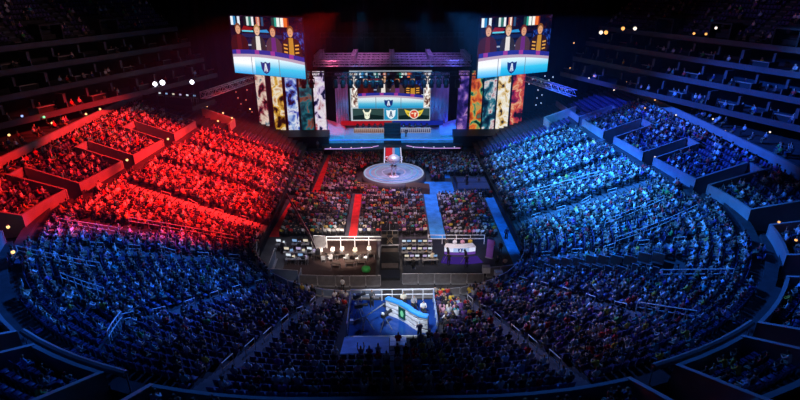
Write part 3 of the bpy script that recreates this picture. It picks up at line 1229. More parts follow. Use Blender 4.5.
# main screen ----------------------------------------------------------------
a, b = at_y(349.5, 71, 103.5), at_y(430.5, 120.5, 103.5)
MW, MH = b[0] - a[0], a[2] - b[2]
o = thing('main_screen', 'central stage LED wall with presenters and a strip of three team logos', 'screen', ((a[0] + b[0]) / 2, 103.5, (a[2] + b[2]) / 2))
mb = MB()
mb.box((0, .4, 0), (MW + .2, .6, MH + .2), black)
mb.build('housing', o)
mb = MB()
X = lambda u: (u - .5) * MW
Z = lambda v: (.5 - v) * MH
mb.poly([(X(0), 0, Z(1)), (X(1), 0, Z(1)), (X(1), 0, Z(0)), (X(0), 0, Z(0))], emit('c9d4dc', .9))
side_art = emit_art('screen_side_art', [(0.3, '1a0d10'), (0.45, '7a4a40'), (0.55, 'e6dcd0'), (0.68, 'ffffff')], 1.4, 4, 1.0)
for u0, u1 in ((.01, .085), (.915, .99)):
    mb.poly([(X(u0), -.02, Z(.72)), (X(u1), -.02, Z(.72)), (X(u1), -.02, Z(.02)), (X(u0), -.02, Z(.02))], side_art)
for u0, u1 in ((.02, .41), (.59, .985)):
    mb.poly([(X(u0), -.02, Z(.98)), (X(u1), -.02, Z(.98)), (X(u1), -.02, Z(.745)), (X(u0), -.02, Z(.745))], emit('33504e', .8))
mb.poly([(X(.415), -.02, Z(.98)), (X(.585), -.02, Z(.98)), (X(.585), -.02, Z(.745)), (X(.415), -.02, Z(.745))], emit('1f9fd0', .8))
for u0, u1 in ((.02, .41), (.59, .985)):
    mb.poly([(X(u0), -.03, Z(.98)), (X(u1), -.03, Z(.98)), (X(u1), -.03, Z(.9)), (X((u0 + u1) / 2), -.03, Z(.86)), (X(u0), -.03, Z(.9))], emit('0d2426', .8))
# pale horned shield
cx, cz, k = X(.2), Z(.865), .1 * MH
mb.poly([(cx + p * k, -.05, cz + q * k) for p, q in ((-.75, 1.1), (-.35, .45), (.35, .45), (.75, 1.1), (.85, .75), (.55, .1), (.5, -.7), (.2, -1), (-.2, -1), (-.5, -.7), (-.55, .1), (-.85, .75))][::-1], emit('f0f2d8', 1.0))
mb.poly([(cx + p * k, -.07, cz + q * k) for p, q in ((-.35, 0), (-.1, -.2), (-.3, -.3))], emit('33504e', .8))
mb.poly([(cx + p * k, -.07, cz + q * k) for p, q in ((.35, 0), (.3, -.3), (.1, -.2))], emit('33504e', .8))
emblem(mb, X(.5), Z(.865), .095 * MH, -.05, 'eaf6fa', '0e4a74')
# winged round badge
cx = X(.79)
for q in (-1, 1):
    mb.poly([(cx + q * p * k, -.05, cz + z_ * k) for p, z_ in ((.5, .55), (1.3, .75), (1.95, 1.0), (1.75, .45), (1.5, 0), (1.1, -.45), (.5, -.6))][::-q], emit('e6c83c', 1.0))
    mb.poly([(cx + q * p * k, -.06, cz + z_ * k) for p, z_ in ((.6, .1), (1.45, .35), (1.35, .15), (.6, -.1))][::-q], emit('8a6a18', 1.0))
ell(mb, cx, cz, .95 * k, .95 * k, -.08, emit('f2efe4'), 24)
ell(mb, cx, cz, .8 * k, .8 * k, -.10, emit('d8452a'), 24)
mb.poly([(cx + p * k, -.12, cz + q * k) for p, q in ((-.6, .3), (-.1, .3), (-.1, .1), (-.5, .05))][::-1], emit('f6e9c8'))
mb.poly([(cx + p * k, -.12, cz + q * k) for p, q in ((.05, .35), (.6, .3), (.4, .1), (.25, -.55), (.1, -.5))][::-1], emit('f6e9c8'))
o2 = mb.build('logo_strip', o)
mb = MB()
sub = MB()
show_picture(sub, W, Hh, 0)
kx, kz = MW * .81 / W, MH * .73 / Hh
sub.v = [(x * kx, y * .5 - .06, z * kz + MH * .125) for x, y, z in sub.v]
pm = {m: m for m in sub.mats}
pic = sub.build('picture', o)
grad2 = emit_grad('screen_small_desk', [(0.0, '1692c8'), (0.3, '58bfe0'), (0.6, 'd6ecf2'), (1.0, 'eceaea')], 2, -2.2, .3, 1.0)
pic.data.materials[list(sub.mats).index(desk_white)] = grad2
pic.data.materials[list(sub.mats).index(desk_teal)] = grad2
mb = MB()
for x, w in ((-MW / 2, .12), (MW / 2, .12)):
    mb.box((x, -.05, 0), (w, .2, MH), emit('aeb9c4', .8))
for z in (-MH / 2, MH / 2):
    mb.box((0, -.05, z), (MW, .2, .12), emit('aeb9c4', .8))
mb.build('screen_border', o)
mb = MB()
for q in (-1, 1):
    mb.tube([(q * 5, .4, MH / 2), (q * 5, .4, 41.5 - (a[2] + b[2]) / 2)], .05, black, 6)
mb.build('hanging_cable', o)

# fabric panels beside it ------------------------------------------------------
fab = mat('stage_fabric', (.45, .38, .45), .9, 0, .2, .4)
for s, u0, u1, col in ((-1, 334, 349, 'pink'), (1, 431, 448, 'violet')):
    a, b = at_y(u0, 72, 103), at_y(u1, 119, 103)
    mb = MB()
    n = 10
    x0, x1 = a[0], b[0]
    for i in range(n):
        xa, xb = x0 + (x1 - x0) * i / n, x0 + (x1 - x0) * (i + 1) / n
        ya, yb = 103.0 + .12 * (i % 2), 103.0 + .12 * ((i + 1) % 2)
        mb.hexa([(xa, ya, b[2] - 1.2), (xb, yb, b[2] - 1.2), (xb, yb + .08, b[2] - 1.2), (xa, ya + .08, b[2] - 1.2), (xa, ya, a[2]), (xb, yb, a[2]), (xb, yb + .08, a[2]), (xa, ya + .08, a[2])], fab)
    tag(mb.build('hanging_stage_drape'), 'tall %s-lit pleated fabric panel beside the main screen' % col, 'drape')

# banner screens -----------------------------------------------------------------
ART = {
    -1: [([(.38, '10040c'), (.42, '8a2438'), (.5, 'd9c2b0'), (.57, 'f2d9c9'), (.64, '2f6f80'), (.74, '4a1440')], 'pale pink, teal and maroon'),
         ([(.38, '140c04'), (.42, 'a06a18'), (.5, 'e8b94a'), (.56, 'f7efd6'), (.64, 'c98a3a'), (.74, '4a3a28')], 'gold and cream'),
         ([(.38, '060a30'), (.42, '2f57c0'), (.5, 'a9c4ee'), (.56, 'f0f2fa'), (.64, '4f62c8'), (.74, '281a5a')], 'blue and white'),
         ([(.3, '041018'), (.42, '0d3a4a'), (.52, '1a6a78'), (.58, '8a4a3a'), (.66, '0a2430'), (.74, 'c9d6da')], 'dark teal'),
         ([(.38, '0e1240'), (.42, 'c8b0e0'), (.5, 'f6eef6'), (.56, 'e9d9e6'), (.64, 'b0404a'), (.74, '3a1a4a')], 'white, lilac and red')],
    1: [([(.3, '0c0a2a'), (.42, '2a2070'), (.52, '6a4aa8'), (.58, 'b88ac8'), (.66, '1a1450'), (.76, 'd04a6a')], 'indigo and violet'),
        ([(.38, '04201c'), (.42, '2fa070'), (.5, 'e8a040'), (.56, 'e0602a'), (.64, '8a2a14'), (.74, '1f7f6a')], 'green and orange'),
        ([(.3, '06101e'), (.42, '0f3048'), (.5, '2f7f90'), (.57, 'e6dfe0'), (.64, 'a02a3a'), (.74, '0a2a44')], 'dark blue, white and red'),
        ([(.38, '2a1c08'), (.42, 'd8a83a'), (.5, 'fbf0d0'), (.56, 'ffffff'), (.64, 'e8c868'), (.74, '8a6a2a')], 'bright cream and gold'),
        ([(.38, '16040f'), (.42, 'a01a3a'), (.5, 'e0603a'), (.56, 'f2b888'), (.64, 'c82a4a'), (.74, '50103a')], 'crimson and orange')]}
PX = {-1: [(260.5, 270), (275.5, 286), (289, 300), (302, 314), (316, 327)], 1: [(456.5, 466.5), (469, 480), (481.5, 493.5), (495, 507), (509, 520.5)]}
for s, col in ((-1, 'red'), (1, 'blue')):
    for i, (u0, u1) in enumerate(PX[s]):
        a = at_y(u0, 130, 97)
        b = at_y(u1, 130, 97)
        z0, z1 = a[2], 13.8
        cx, w = (a[0] + b[0]) / 2, b[0] - a[0]
        nth = i if s > 0 else 4 - i
        o = thing('banner_screen', 'tall narrow LED banner in %s, %s outward from the main screen' % (ART[s][i][1], ordinal(nth + 1)), 'screen', (cx, 97, 0), 0, 'tall banner screens on the %s side' % col)
        mb = MB()
        mb.box((0, .3, (z0 + z1) / 2), (w + .12, .5, z1 - z0 + .1), black)
        mb.box((0, .3, z0 / 2), (w * .8, .4, z0), black)
        mb.build('housing', o)
        mb = MB()
        m = emit_art('banner_art_%s_%d' % (col, i), ART[s][i][0], .62, 3 + i + 7 * s, .85, .6, (1, 1, .8), 7)
        mb.poly([(-w / 2, 0, z0), (w / 2, 0, z0), (w / 2, 0, z1), (-w / 2, 0, z1)], m)
        mb.build('picture', o)
# dark base in front of the banners
for s, col in ((-1, 'red'), (1, 'blue')):
    mb = MB()
    x0, x1 = (at_y(262, 130, 97)[0], at_y(330, 130, 97)[0]) if s < 0 else (at_y(452, 130, 97)[0], at_y(524, 130, 97)[0])
    mb.hexa([(x0 - (1 if s < 0 else 0), 94.2, 0), (x1 + (1 if s > 0 else 0), 94.2, 0), (x1 + (1 if s > 0 else 0), 96.6, 0), (x0 - (1 if s < 0 else 0), 96.6, 0), (x0 - (1 if s < 0 else 0), 94.2, 2.2), (x1 + (1 if s > 0 else 0), 94.2, 2.2), (x1 + (1 if s > 0 else 0), 96.6, 2.9), (x0 - (1 if s < 0 else 0), 96.6, 2.9)], black)
    tag(mb.build('banner_plinth'), 'long black plinth under the five %s-side banner screens' % col, 'plinth')

# rigging --------------------------------------------------------------------------
zt = at_y(390, 74, 93)[2]
truss('lighting_truss', (-14.6, 93, zt), (15.2, 93, zt), .6, 'dark front lighting truss with lamps hung over the stage edge', (.1, .5, .9), m=black)
for i, py in enumerate((56.5, 60, 64, 68)):
    Y = 104 - i * 3.2
    z = 15.6
    truss('roof_truss', (-13.5, Y, z), (14.5, Y, z), .9, 'purple-lit stage roof truss, %s from the main screen' % ordinal(i + 1), (.12, .88), group='stage roof trusses')
for i, x in enumerate((-13, -6.5, .4, 7.3, 14)):
    truss('roof_cross_truss', (x, 94.9, 16.5), (x, 103.5, 16.5), .8, 'short cross truss on the stage roof, %s from the red end' % ordinal(i + 1), (.5,), group='stage roof cross trusses')


lampblack = mat('lamp_black', (.003, .003, .004), .7, 0, .1)


def moving_light(x, y, ztop, label, tilt):
    o = thing('stage_spotlight', label, 'light', (x, y, ztop), random.uniform(-.35, .35), 'moving lights on the front truss')
    mb = MB()
    mb.box((0, 0, -.12), (.5, .4, .24), lampblack)
    mb.build('base', o)
    mb = MB()
    for q in (-1, 1):
        mb.box((q * .34, 0, -.55), (.08, .25, .75), lampblack)
    mb.box((0, 0, -.25), (.76, .25, .1), lampblack)
    mb.build('yoke', o)
    mb = MB()
    mb.lathe((0, 0, -.75), [(.12, -.62), (.29, -.6), (.29, -.1), (.24, .25), (.12, .38)], lampblack, 14)
    head = mb.build('lamp_head', o, True)
    mb = MB()
    mb.lathe((0, 0, -1.38), [(.2, 0), (.24, .03)], mat('lens_glass', (.03, .035, .06), .1, 0, 0), 12)
    mb.build('lens', head)
    o.scale = (1.5, 1.5, 1.5)
    return o


lx = [303, 311, 335, 342.5, 350, 357.5, 365.5, 373, 381, 389, 397, 405, 412.5, 424, 431.5, 439, 446.5, 458]
for i, u in enumerate(lx):
    p = at_y(u, 76, 93)
    moving_light(p[0], 93, zt - .38, 'black moving light on the front truss, %s from the red end' % ordinal(i + 1), 0)
for s, P, Q, col in ((-1, (203, 95.5), (256, 77.5), 'red'), (1, (525, 77.5), (574, 93.5), 'blue')):
    A = at_z(*P, 12.4)
    B = at_z(*Q, 12.4)
    truss('side_truss', A, B, 1.0, 'long pale ladder truss reaching out below the %s-side video screen' % col, (.1, .9), r=.06)
# faint work lights on the catwalk behind
zc = at_y(390, 35, 110)[2]
truss('catwalk_truss', (-14, 110, zc), (15, 110, zc), .8, 'dim catwalk truss high behind the stage with small lamps', (.1, .9), m=black)
for i in range(9):
    x = -11 + 2.7 * i
    mb = MB()
    mb.lathe((0, 0, -.62), [(.05, .2), (.13, .12), (.13, 0)], black, 10)
    o = mb.build('hanging_work_lamp', None, False, (x, 110, zc))
    mb = MB()
    mb.lathe((0, 0, -.64), [(.12, 0), (.12, .02)], emit('a89ad8', .35), 10)
    mb.build('lens', o)
    tag(o, 'tiny dim lamp under the rear catwalk, %s from the red end' % ordinal(i + 1), 'light', 'work lamps on the rear catwalk')

# ============================================================== room shell
mb = MB()
mb.poly([(-80, -30, 0), (80, -30, 0), (80, 135, 0), (-80, 135, 0)], floor_m)
structure(mb.build('floor'))
mb = MB()
mb.box((0, 52, 41.75), (160, 166, .5), black)
structure(mb.build('ceiling'))
for nm, c, s in (('wall_left', (-80, 52, 20.9), (.5, 166, 41.8)), ('wall_right', (80, 52, 20.9), (.5, 166, 41.8)), ('wall_far', (0, 135, 20.9), (160, .5, 41.8)), ('wall_near', (0, -31, 20.9), (160, .5, 41.8))):
    mb = MB()
    mb.box(c, s, drape)
    structure(mb.build(nm))
# masking drapes behind and beside the stage
mb = MB()
n = 80
for i in range(n):
    xa, xb = -44 + 88 * i / n, -44 + 88 * (i + 1) / n
    ya, yb = 112 + .3 * (i % 2), 112 + .3 * ((i + 1) % 2)
    mb.poly([(xa, ya, 0), (xb, yb, 0), (xb, yb, 33), (xa, ya, 33)], drape)
structure(mb.build('wall_stage_masking'))

# carpets on the arena floor, the aisle light put into their colour --------------------------------------------------
def carpet(x0, x1, y0, y1, m, label, z=.012, skew=0.0):
    mb = MB()
    n = max(2, int((y1 - y0) / .6))
    for i in range(n):
        a, b = y0 + (y1 - y0) * i / n, y0 + (y1 - y0) * (i + 1) / n
        za, zb = z + .02 * abs(math.sin(i * 2.3)), z + .02 * abs(math.sin((i + 1) * 2.3))
        sa, sb = skew * (i / n), skew * ((i + 1) / n)
        mb.poly([(x0 + sa, a, za), (x1 + sa, a, za), (x1 + sb, b, zb), (x0 + sb, b, zb)], m)
    return tag(mb.build('carpet_runner'), label, 'carpet')


carpet(-11.9, -10.5, 71.2, 90, red_lit_carpet, 'red aisle strip between floor blocks, running up to the stage edge', skew=.6)
carpet(-15.3, -13.9, 58, 70.2, red_lit_carpet, 'red aisle strip along the foot of the red-lit stand', skew=.9)
carpet(-5.3, -4.3, 57.6, 71.5, red_lit_carpet, 'narrow red aisle strip between the middle and red-side floor blocks')
carpet(4.9, 6.8, 56.8, 76.4, blue_lit_carpet, 'blue aisle strip running from the control decks to the round stage')
carpet(13.8, 15.1, 49.0, 70, blue_lit_carpet, 'blue aisle strip along the foot of the blue-lit stand')
carpet(6.8, 9.6, 71.4, 76.4, blue_lit_carpet, 'square patch of blue aisle beside the camera riser')
carpet(8.4, 9.6, 78, 91, blue_lit_carpet, 'far blue aisle strip leading up to the stage')

# helper furniture ---------------------------------------------------------------
def railing(name, pts, h, label, cat='railing', group=None, rails=(1.0, .5), m=None, r=.035, posts=True):
    m = m or railm
    o = thing(name, label, cat, tuple(pts[0]), 0, group)
    p0 = Vector(pts[0])
    mb = MB()
    for f in rails:
        mb.tube([Vector(p) - p0 + Vector((0, 0, h * f)) for p in pts], r, m, 6)
    mb.build('rail', o)
    if posts:
        for p in pts:
            q = Vector(p) - p0
            mb = MB()
            mb.tube([q, q + Vector((0, 0, h))], r, m, 6)
            mb.build('post', o)
    return o


def barrier(x, y, z, rz, w, h, label, group, m=None):
    o = thing('barrier_panel', label, 'barrier', (x, y, z), rz, group)
    mb = MB()
    mb.box((0, 0, h * .5), (w - .1, .03, h - .12), m or mesh_panel)
    mb.build('infill', o)
    mb = MB()
    mb.tube([(-w / 2 + .04, 0, 0.0), (-w / 2 + .04, 0, h), (w / 2 - .04, 0, h), (w / 2 - .04, 0, 0.0)], .035, alu, 6)
    mb.box((0, 0, .02), (w * .9, .5, .04), metal)
    mb.build('frame', o)
    return o


grey_lam = mat('grey_laminate', (.22, .22, .24), .5, 0, .1)
dark_lam = mat('dark_laminate', (.05, .035, .03), .5, 0, .1)


def table(x, y, z, w, d, label, rz=0.0, m=None, h=.74, group=None):
    o = thing('table', label, 'table', (x, y, z), rz, group)
    mb = MB()
    mb.box((0, 0, h), (w, d, .05), m or grey_lam)
    mb.build('tabletop', o)
    for sx in (-1, 1):
        for sy in (-1, 1):
            mb = MB()
            mb.tube([(sx * (w / 2 - .1), sy * (d / 2 - .08), 0), (sx * (w / 2 - .1), sy * (d / 2 - .08), h - .02)], .025, metal, 6)
            mb.build('leg', o)
    return o


def monitor(x, y, z, rz, label, glow, w=.6, group=None):
    o = thing('monitor', label, 'monitor', (x, y, z), rz, group)
    mb = MB()
    mb.box((0, 0, .36), (w, .05, w * .6), black)
    mb.box((0, .04, .1), (.06, .05, .2), black)
    mb.box((0, .04, .012), (.26, .2, .024), black)
    casing = mb.build('casing', o)
    mb = MB()
    mb.box((0, -.03, .36), (w - .05, .012, w * .6 - .05), glow)
    mb.build('display', casing)
    return o


def laptop(x, y, z, rz, label, glow, group=None):
    o = thing('laptop', label, 'laptop', (x, y, z), rz, group)
    mb = MB()
    mb.box((0, 0, .012), (.36, .25, .024), metal)
    mb.build('base', o)
    mb = MB()
    mb.hexa([(-.18, .12, .02), (.18, .12, .02), (.18, .135, .02), (-.18, .135, .02), (-.18, .2, .25), (.18, .2, .25), (.18, .215, .25), (-.18, .215, .25)], metal)
    lid = mb.build('lid', o)
    mb = MB()
    mb.hexa([(-.165, .112, .04), (.165, .112, .04), (.165, .12, .04), (-.165, .12, .04), (-.165, .186, .24), (.165, .186, .24), (.165, .195, .24), (-.165, .195, .24)], glow)
    mb.build('display', lid)
    return o


def tripod_camera(x, y, z, rz, label, h=1.5, pale=True):
    o = thing('broadcast_camera', label, 'camera', (x, y, z), rz)
    mb = MB()
    mb.box((0, 0, h + .2), (.26, .6, .3), black)
    mb.box((0, -.22, h + .42), (.2, .14, .16), white_m if pale else black)
    body = mb.build('camera_body', o)
    mb = MB()
    mb.lathe((0, 0, 0), [(.1, 0), (.12, .35), (.15, .45)], black, 12)
    mb.v = [(x_, z_ + .28, y_ + h + .2) for x_, y_, z_ in mb.v]
    mb.build('lens', body)
    for k in range(3):
        a = k * 2 * PI / 3 + .5
        mb = MB()
        mb.tube([(0, 0, h), (.55 * math.cos(a), .55 * math.sin(a), 0.02)], .03, metal, 6)
        mb.build('tripod_leg', o)
    return o


def office_chair(x, y, z, rz, label, m=None, group=None):
    m = m or black
    o = thing('chair', label, 'chair', (x, y, z), rz, group)
    mb = MB()
    mb.box((0, 0, .375), (.42, .44, .05), m)
    mb.build('seat', o)
    mb = MB()
    mb.hexa([(-.22, -.26, .5), (.22, -.26, .5), (.22, -.22, .5), (-.22, -.22, .5), (-.2, -.34, .95), (.2, -.34, .95), (.2, -.3, .95), (-.2, -.3, .95)], m)
    mb.build('backrest', o)
    for sx in (-1, 1):
        for sy in (-1, 1):
            mb = MB()
            mb.tube([(sx * .2, sy * .2, .36), (sx * .22, sy * .22, 0)], .02, metal, 5)
            mb.build('leg', o)
    return o


# presenters' platform in the near stand -------------------------------------------
PZ = 5.2
PB, PF = 36.4, 31.6
pf = thing('presenters_platform', 'raised platform with glossy blue floor holding the curved desk, near stand', 'platform', (0.05, (PB + PF) / 2, PZ))
gloss_blue = mat('glossy_blue_floor', (.008, .04, .20), .12, 0, .15, .6)
mb = MB()
mb.box((0, 0, -.06), (6.9, PB - PF, .12), gloss_blue)
mb.build('deck', pf)
mb = MB()
mb.box((0, 0, -1.6), (6.7, PB - PF - .2, 2.9), black)
mb.build('scaffold_skirt', pf)
mb = MB()
mb.box((0, -(PB - PF) / 2 - .05, .03), (6.9, .12, .16), white_m)
mb.build('front_edge', pf)
railing('railing', [(-3.35 + .85 * i, PB - .1, PZ) for i in range(9)], 1.1, 'white railing along the stage side of the presenters\' platform', m=white_m, rails=(1.0, .55), r=.04)
railing('railing', [(-3.33, PB - .35 - i * 1.08, PZ) for i in range(5)], 1.1, 'pale side railing of the presenters\' platform, red side', m=mat('blue_grey_rail', (.3, .38, .55), .4))
railing('railing', [(3.43, PB - .35 - i * 1.08, PZ) for i in range(5)], 1.1, 'pale side railing of the presenters\' platform, blue side', m=mat('blue_grey_rail', (.3, .38, .55), .4))
# curved layered desk: path of the front, seen from above
dk = thing('presenters_desk', 'curved white desk with blue top and pink stripes on the presenters\' platform', 'desk', (0, 0, PZ))
path = [at_z(386, 304, PZ + .9), at_z(392, 306.5, PZ + .9), at_z(399, 309, PZ + .9), at_z(406, 313, PZ + .9), at_z(413, 318, PZ + .9), at_z(420, 321.5, PZ + .9), at_z(427.5, 323, PZ + .9)]
path = [(p[0], p[1] - .1) for p in path]
nrm = []
for i in range(len(path)):
    a, b = path[max(0, i - 1)], path[min(len(path) - 1, i + 1)]
    t = Vector((b[0] - a[0], b[1] - a[1])).normalized()
    nrm.append(Vector((-t.y, t.x)))


def ribbon(mb, off0, off1, z0, z1, m):
    for i in range(len(path) - 1):
        q = []
        for z in (z0, z1):
            for k, o in ((i, off0), (i + 1, off0), (i + 1, off1), (i, off1)):
                q.append((path[k][0] + nrm[k].x * o, path[k][1] + nrm[k].y * o, z))
        mb.hexa(q, m)


pinkw = mat('pale_pink_laminate', (.45, .2, .36), .4, 0, .05)
mb = MB()
for k, (z0, z1, o0, m) in enumerate(((0.0, .28, .02, white_m), (.28, .42, .1, pinkw), (.42, .7, .0, white_m), (.7, .84, .1, pinkw), (.84, 1.12, -.03, white_m), (1.12, 1.24, .07, pinkw), (1.24, 1.5, -.06, white_m))):
    ribbon(mb, o0, .3, z0, z1, m)
mb.build('front', dk)
mb = MB()
ribbon(mb, -.1, .34, 1.5, 1.56, mat('desk_blue_top', (.04, .25, .75), .3, 0, .05))
mb.build('desktop', dk)
mb = MB()
ribbon(mb, -.13, -.09, 1.46, 1.58, emit('3aa0ff', 1.0))
mb.build('edge_light', dk)
i0 = 2
c = [(path[k][0] - nrm[k].x * .08, path[k][1] - nrm[k].y * .08) for k in (1, 2, 3, 4)]
mb = MB()
mb.poly([(*c[1], .3), (*c[2], .3), (*c[2], 1.3), (*c[1], 1.3)], emit('0d4a4a', .8))
mb.poly([((c[1][0] * (1 - f) + c[2][0] * f), (c[1][1] * (1 - f) + c[2][1] * f) - .03, z) for f, z in ((.35, .5), (.65, .5), (.75, .8), (.62, 1.05), (.38, 1.05), (.25, .8))], emit('7fe0b0', .8))
mb.build('emblem_panel', dk)
for px_, py_, lb, tp, hr in ((403, 297, 'presenter in brown jacket at the platform desk, nearest the desk\'s far end', TOPM[9], HAIRS[2]), (413.5, 301, 'presenter in dark suit in the middle behind the platform desk', TOPM[3], HAIRS[1]), (423, 306, 'presenter in white shirt at the blue-side end of the platform desk', TOPM[0], HAIRS[0])):
    p = at_z(px_, py_, PZ + .9)
    o = person('desk', (p[0], p[1], PZ + .18), PI + .25, lb, tp, SKINS[0], hr, LEGM[1])
    q = thing('stool', 'dark stool under %s' % lb.split(' at ')[0].split(' in the middle')[0].replace('presenter', 'the presenter'), 'stool', (p[0], p[1], PZ))
    mb = MB()
    mb.lathe((0, 0, .54), [(.19, 0), (.2, .06), (.17, .1)], black, 14)
    mb.build('seat', q)
    mb = MB()
    mb.tube([(0, 0, .02), (0, 0, .56)], .03, metal, 6)
    mb.lathe((0, 0, 0), [(.24, 0), (.22, .03), (.04, .05)], metal, 14)
    mb.build('base', q)
tripod_camera(*at_z(357.5, 312, PZ), 5.3, 'camera on tripod at the far corner of the presenters\' platform', 1.3)
tripod_camera(*at_z(359, 322, PZ), 5.0, 'camera on tripod at the side rail, middle of the presenters\' platform', 1.3)
tripod_camera(*at_z(385, 329, PZ), 5.6, 'camera on tripod facing the desk, in the middle of the platform floor', 1.1)
person('operate', at_z(372, 307, PZ), 3.6, 'camera operator standing by the rear railing of the presenters\' platform', TOPM[2], SKINS[0], HAIRS[0], LEGM[1])
# jib arm across the platform
o = thing('camera_jib', 'small camera jib with a thin arm on the platform\'s red side', 'camera crane', at_z(366, 330, PZ), 0)
mb = MB()
for k in range(3):
    a = k * 2.094
    mb.tube([(0, 0, 1.2), (.6 * math.cos(a), .6 * math.sin(a), .02)], .035, metal, 6)
mb.build('tripod', o)
mb = MB()
mb.tube([(-1.0, -.2, .95), (0, 0, 1.25), (1.4, .9, 1.75)], .045, metal, 6)
mb.build('arm', o)
mb = MB()
mb.box((1.4, .95, 1.6), (.2, .3, .22), black)
mb.build('camera_head', o)
mb = MB()
mb.box((-1.05, -.2, .95), (.25, .25, .3), white_m)
mb.build('counterweight', o)
# cloth-covered rows in front, stair, camera man
bc = mat('pale_blue_cloth', (.10, .28, .60), .7, 0, .25, .9)
mb = MB()
ys = [31.35, 30.5, 29.7, 28.9, 28.1]
for a, b in zip(ys, ys[1:]):
    za, zb = Z0 + SL * (43.1 - a) + .14, Z0 + SL * (43.1 - b) + .14
    mb.hexa([(-3.5, b, zb - .08), (-.2, b, zb - .08), (-.2, a, za - .08), (-3.5, a, za - .08), (-3.5, b, zb), (-.2, b, zb), (-.2, a, za), (-3.5, a, za)], bc)
tag(mb.build('cover_cloth'), 'blue cloth laid over the seat rows in front of the presenters\' platform', 'cloth')
mb = MB()
for k in range(5):
    d = 11.7 + .9 * k
    mb.box((.45, 43.1 - d - .45, rowz(d) + .12), (1.2, .45, .24), white_m if k < 2 else aislec)
structure(mb.build('floor_platform_stair'))
person('lap', (.45, 30.1, rowz(13.0) - .1), 0, 'person in red top sitting on the steps below the presenters\' platform', TOPM[6], SKINS[0], HAIRS[0], LEGM[0])
p = at_z(419.5, 349, 4.8)
person('operate', (p[0], 31.0, rowz(12.1) + .02), 0.1, 'camera operator in blue cap standing just below the platform\'s front edge', TOPM[5], SKINS[0], TOPM[4], LEGM[1])

# control decks at the end of the floor ------------------------------------------------
warm_scr = [emit('dfeaf5', .9), emit('8fb8e8', .8), emit('f2e6cc', .8), emit('c9b8e6', .7)]
DZ = 0.45
deck_m = mat('deck_brown', (.035, .016, .014), .6, 0, .3, 1)
deck_d = mat('deck_dark', (.014, .018, .035), .6, 0, .3, 1)
for nm, x0, x1, y0, y1, m, lb in (('control_deck', -11.9, -1.7, 48.2, 56.6, deck_m, 'low brown control deck full of work tables, red side'), ('control_deck', 1.3, 12.6, 48.4, 56.4, deck_d, 'low dark control deck with the bright show desk, blue side'), ('control_deck', -1.3, .95, 47.6, 57, deck_d, 'narrow dark camera deck between the two control decks')):
    o = thing(nm, lb, 'platform', ((x0 + x1) / 2, (y0 + y1) / 2, 0))
    mb = MB()
    mb.box((0, 0, DZ - .06), (x1 - x0, y1 - y0, .1), m)
    mb.build('deck', o)
    mb = MB()
    mb.box((0, 0, (DZ - .1) / 2), (x1 - x0 - .1, y1 - y0 - .1, DZ - .1), black)
    mb.build('skirt', o)

tables = 0
for r, (v, us) in enumerate(((243.5, (281, 297, 308)), (251.5, (289, 301, 312)), (258, (291, 303)))):
    for i, u in enumerate(us):
        p = at_z(u, v, DZ + .75)
        tables += 1
        table(p[0], p[1], DZ, 1.25, .7, 'grey work table in the %s row of the red-side deck, %s from the stand' % (ordinal(r + 1), ordinal(i + 1)), group='work tables on the red-side deck')
        for q in range(2):
            lb = '%s %s on %s table of the red-side deck\'s %s row' % (('bright', 'laptop' if q else 'monitor')[0], 'laptop' if q else 'monitor', ordinal(i + 1), ordinal(r + 1))
            if q:
                laptop(p[0] + .3, p[1] - .05, DZ + .765, .2, lb, warm_scr[(i + r) % 4])
            else:
                monitor(p[0] - .27, p[1] + .1, DZ + .765, -.15, lb, warm_scr[(i + 2 * r) % 4])
for i, u in enumerate((283, 300, 310, 293, 304)):
    p = at_z(u, (251, 250, 257, 263, 264)[i], DZ)
    person('desk', (p[0], p[1], DZ), 0, 'crew member in dark clothes seated at the red-side deck tables, %s' % ('by the stand', 'second row middle', 'behind the crane', 'front row', 'front row nearest the crane')[i], TOPM[(1, 2, 1, 5, 2)[i]], SKINS[0], HAIRS[i % 2], LEGM[1])
    office_chair(p[0], p[1], DZ, 0, 'dark chair under the crew member %s of the red-side deck' % ('by the stand', 'in second row middle', 'behind the crane', 'in front row', 'in front row nearest the crane')[i])
# five white-lit workers
for i, (u, v, tp) in enumerate(((320.5, 250, 0), (332.5, 249, 0), (342, 248.5, 0), (355, 249.5, 9), (369, 248, 0))):
    p = at_z(u, v, DZ + .9)
    who = ('nearest the work tables', 'second from the work tables', 'in the middle', 'in cream', 'by the camera deck')[i]
    table(p[0], p[1] - .75, DZ, 1.5, .7, 'dark table before the brightly lit worker %s' % who, 0, dark_lam, group='tables of the brightly lit workers')
    person('desk', (p[0], p[1] + .05, DZ), PI, 'worker in %s shirt under bright light, %s' % (('cream' if tp == 9 else 'white'), who), TOPM[tp], SKINS[0], HAIRS[(1, 0, 2, 2, 0)[i]], LEGM[2])
    office_chair(p[0], p[1] + .05, DZ, PI, 'white chair of the brightly lit worker %s' % who, white_m)
    laptop(p[0], p[1] - .7, DZ + .765, PI, 'open laptop before the brightly lit worker %s' % who, warm_scr[i % 3])
    q = at_z(u + (3, -2, 4, 3, -3)[i], v + 12, DZ)
    office_chair(q[0], q[1], DZ, .3 * i, 'empty white chair across the table from the worker %s' % who, white_m)
for i, (u, v) in enumerate(((336, 268), (350, 266), (361, 265))):
    p = at_z(u, v, DZ)
    w_ = ('with coiled cables, nearest the crane', 'in the middle', 'nearest the camera deck')[i]
    table(p[0], p[1], DZ, 1.1, .6, 'low dark equipment table at the deck\'s front edge, %s' % w_, 0, dark_lam, h=.6)
p = at_z(366, 271, DZ)
mb = MB()
mb.lathe((0, 0, 0), [(.42, 0), (.5, .2), (.46, .42), (.3, .5)], mat('green_bag', (.05, .5, .1), .7, 0, .2, 4), 14)
o = mb.build('bag', None, True, (p[0], p[1], DZ))
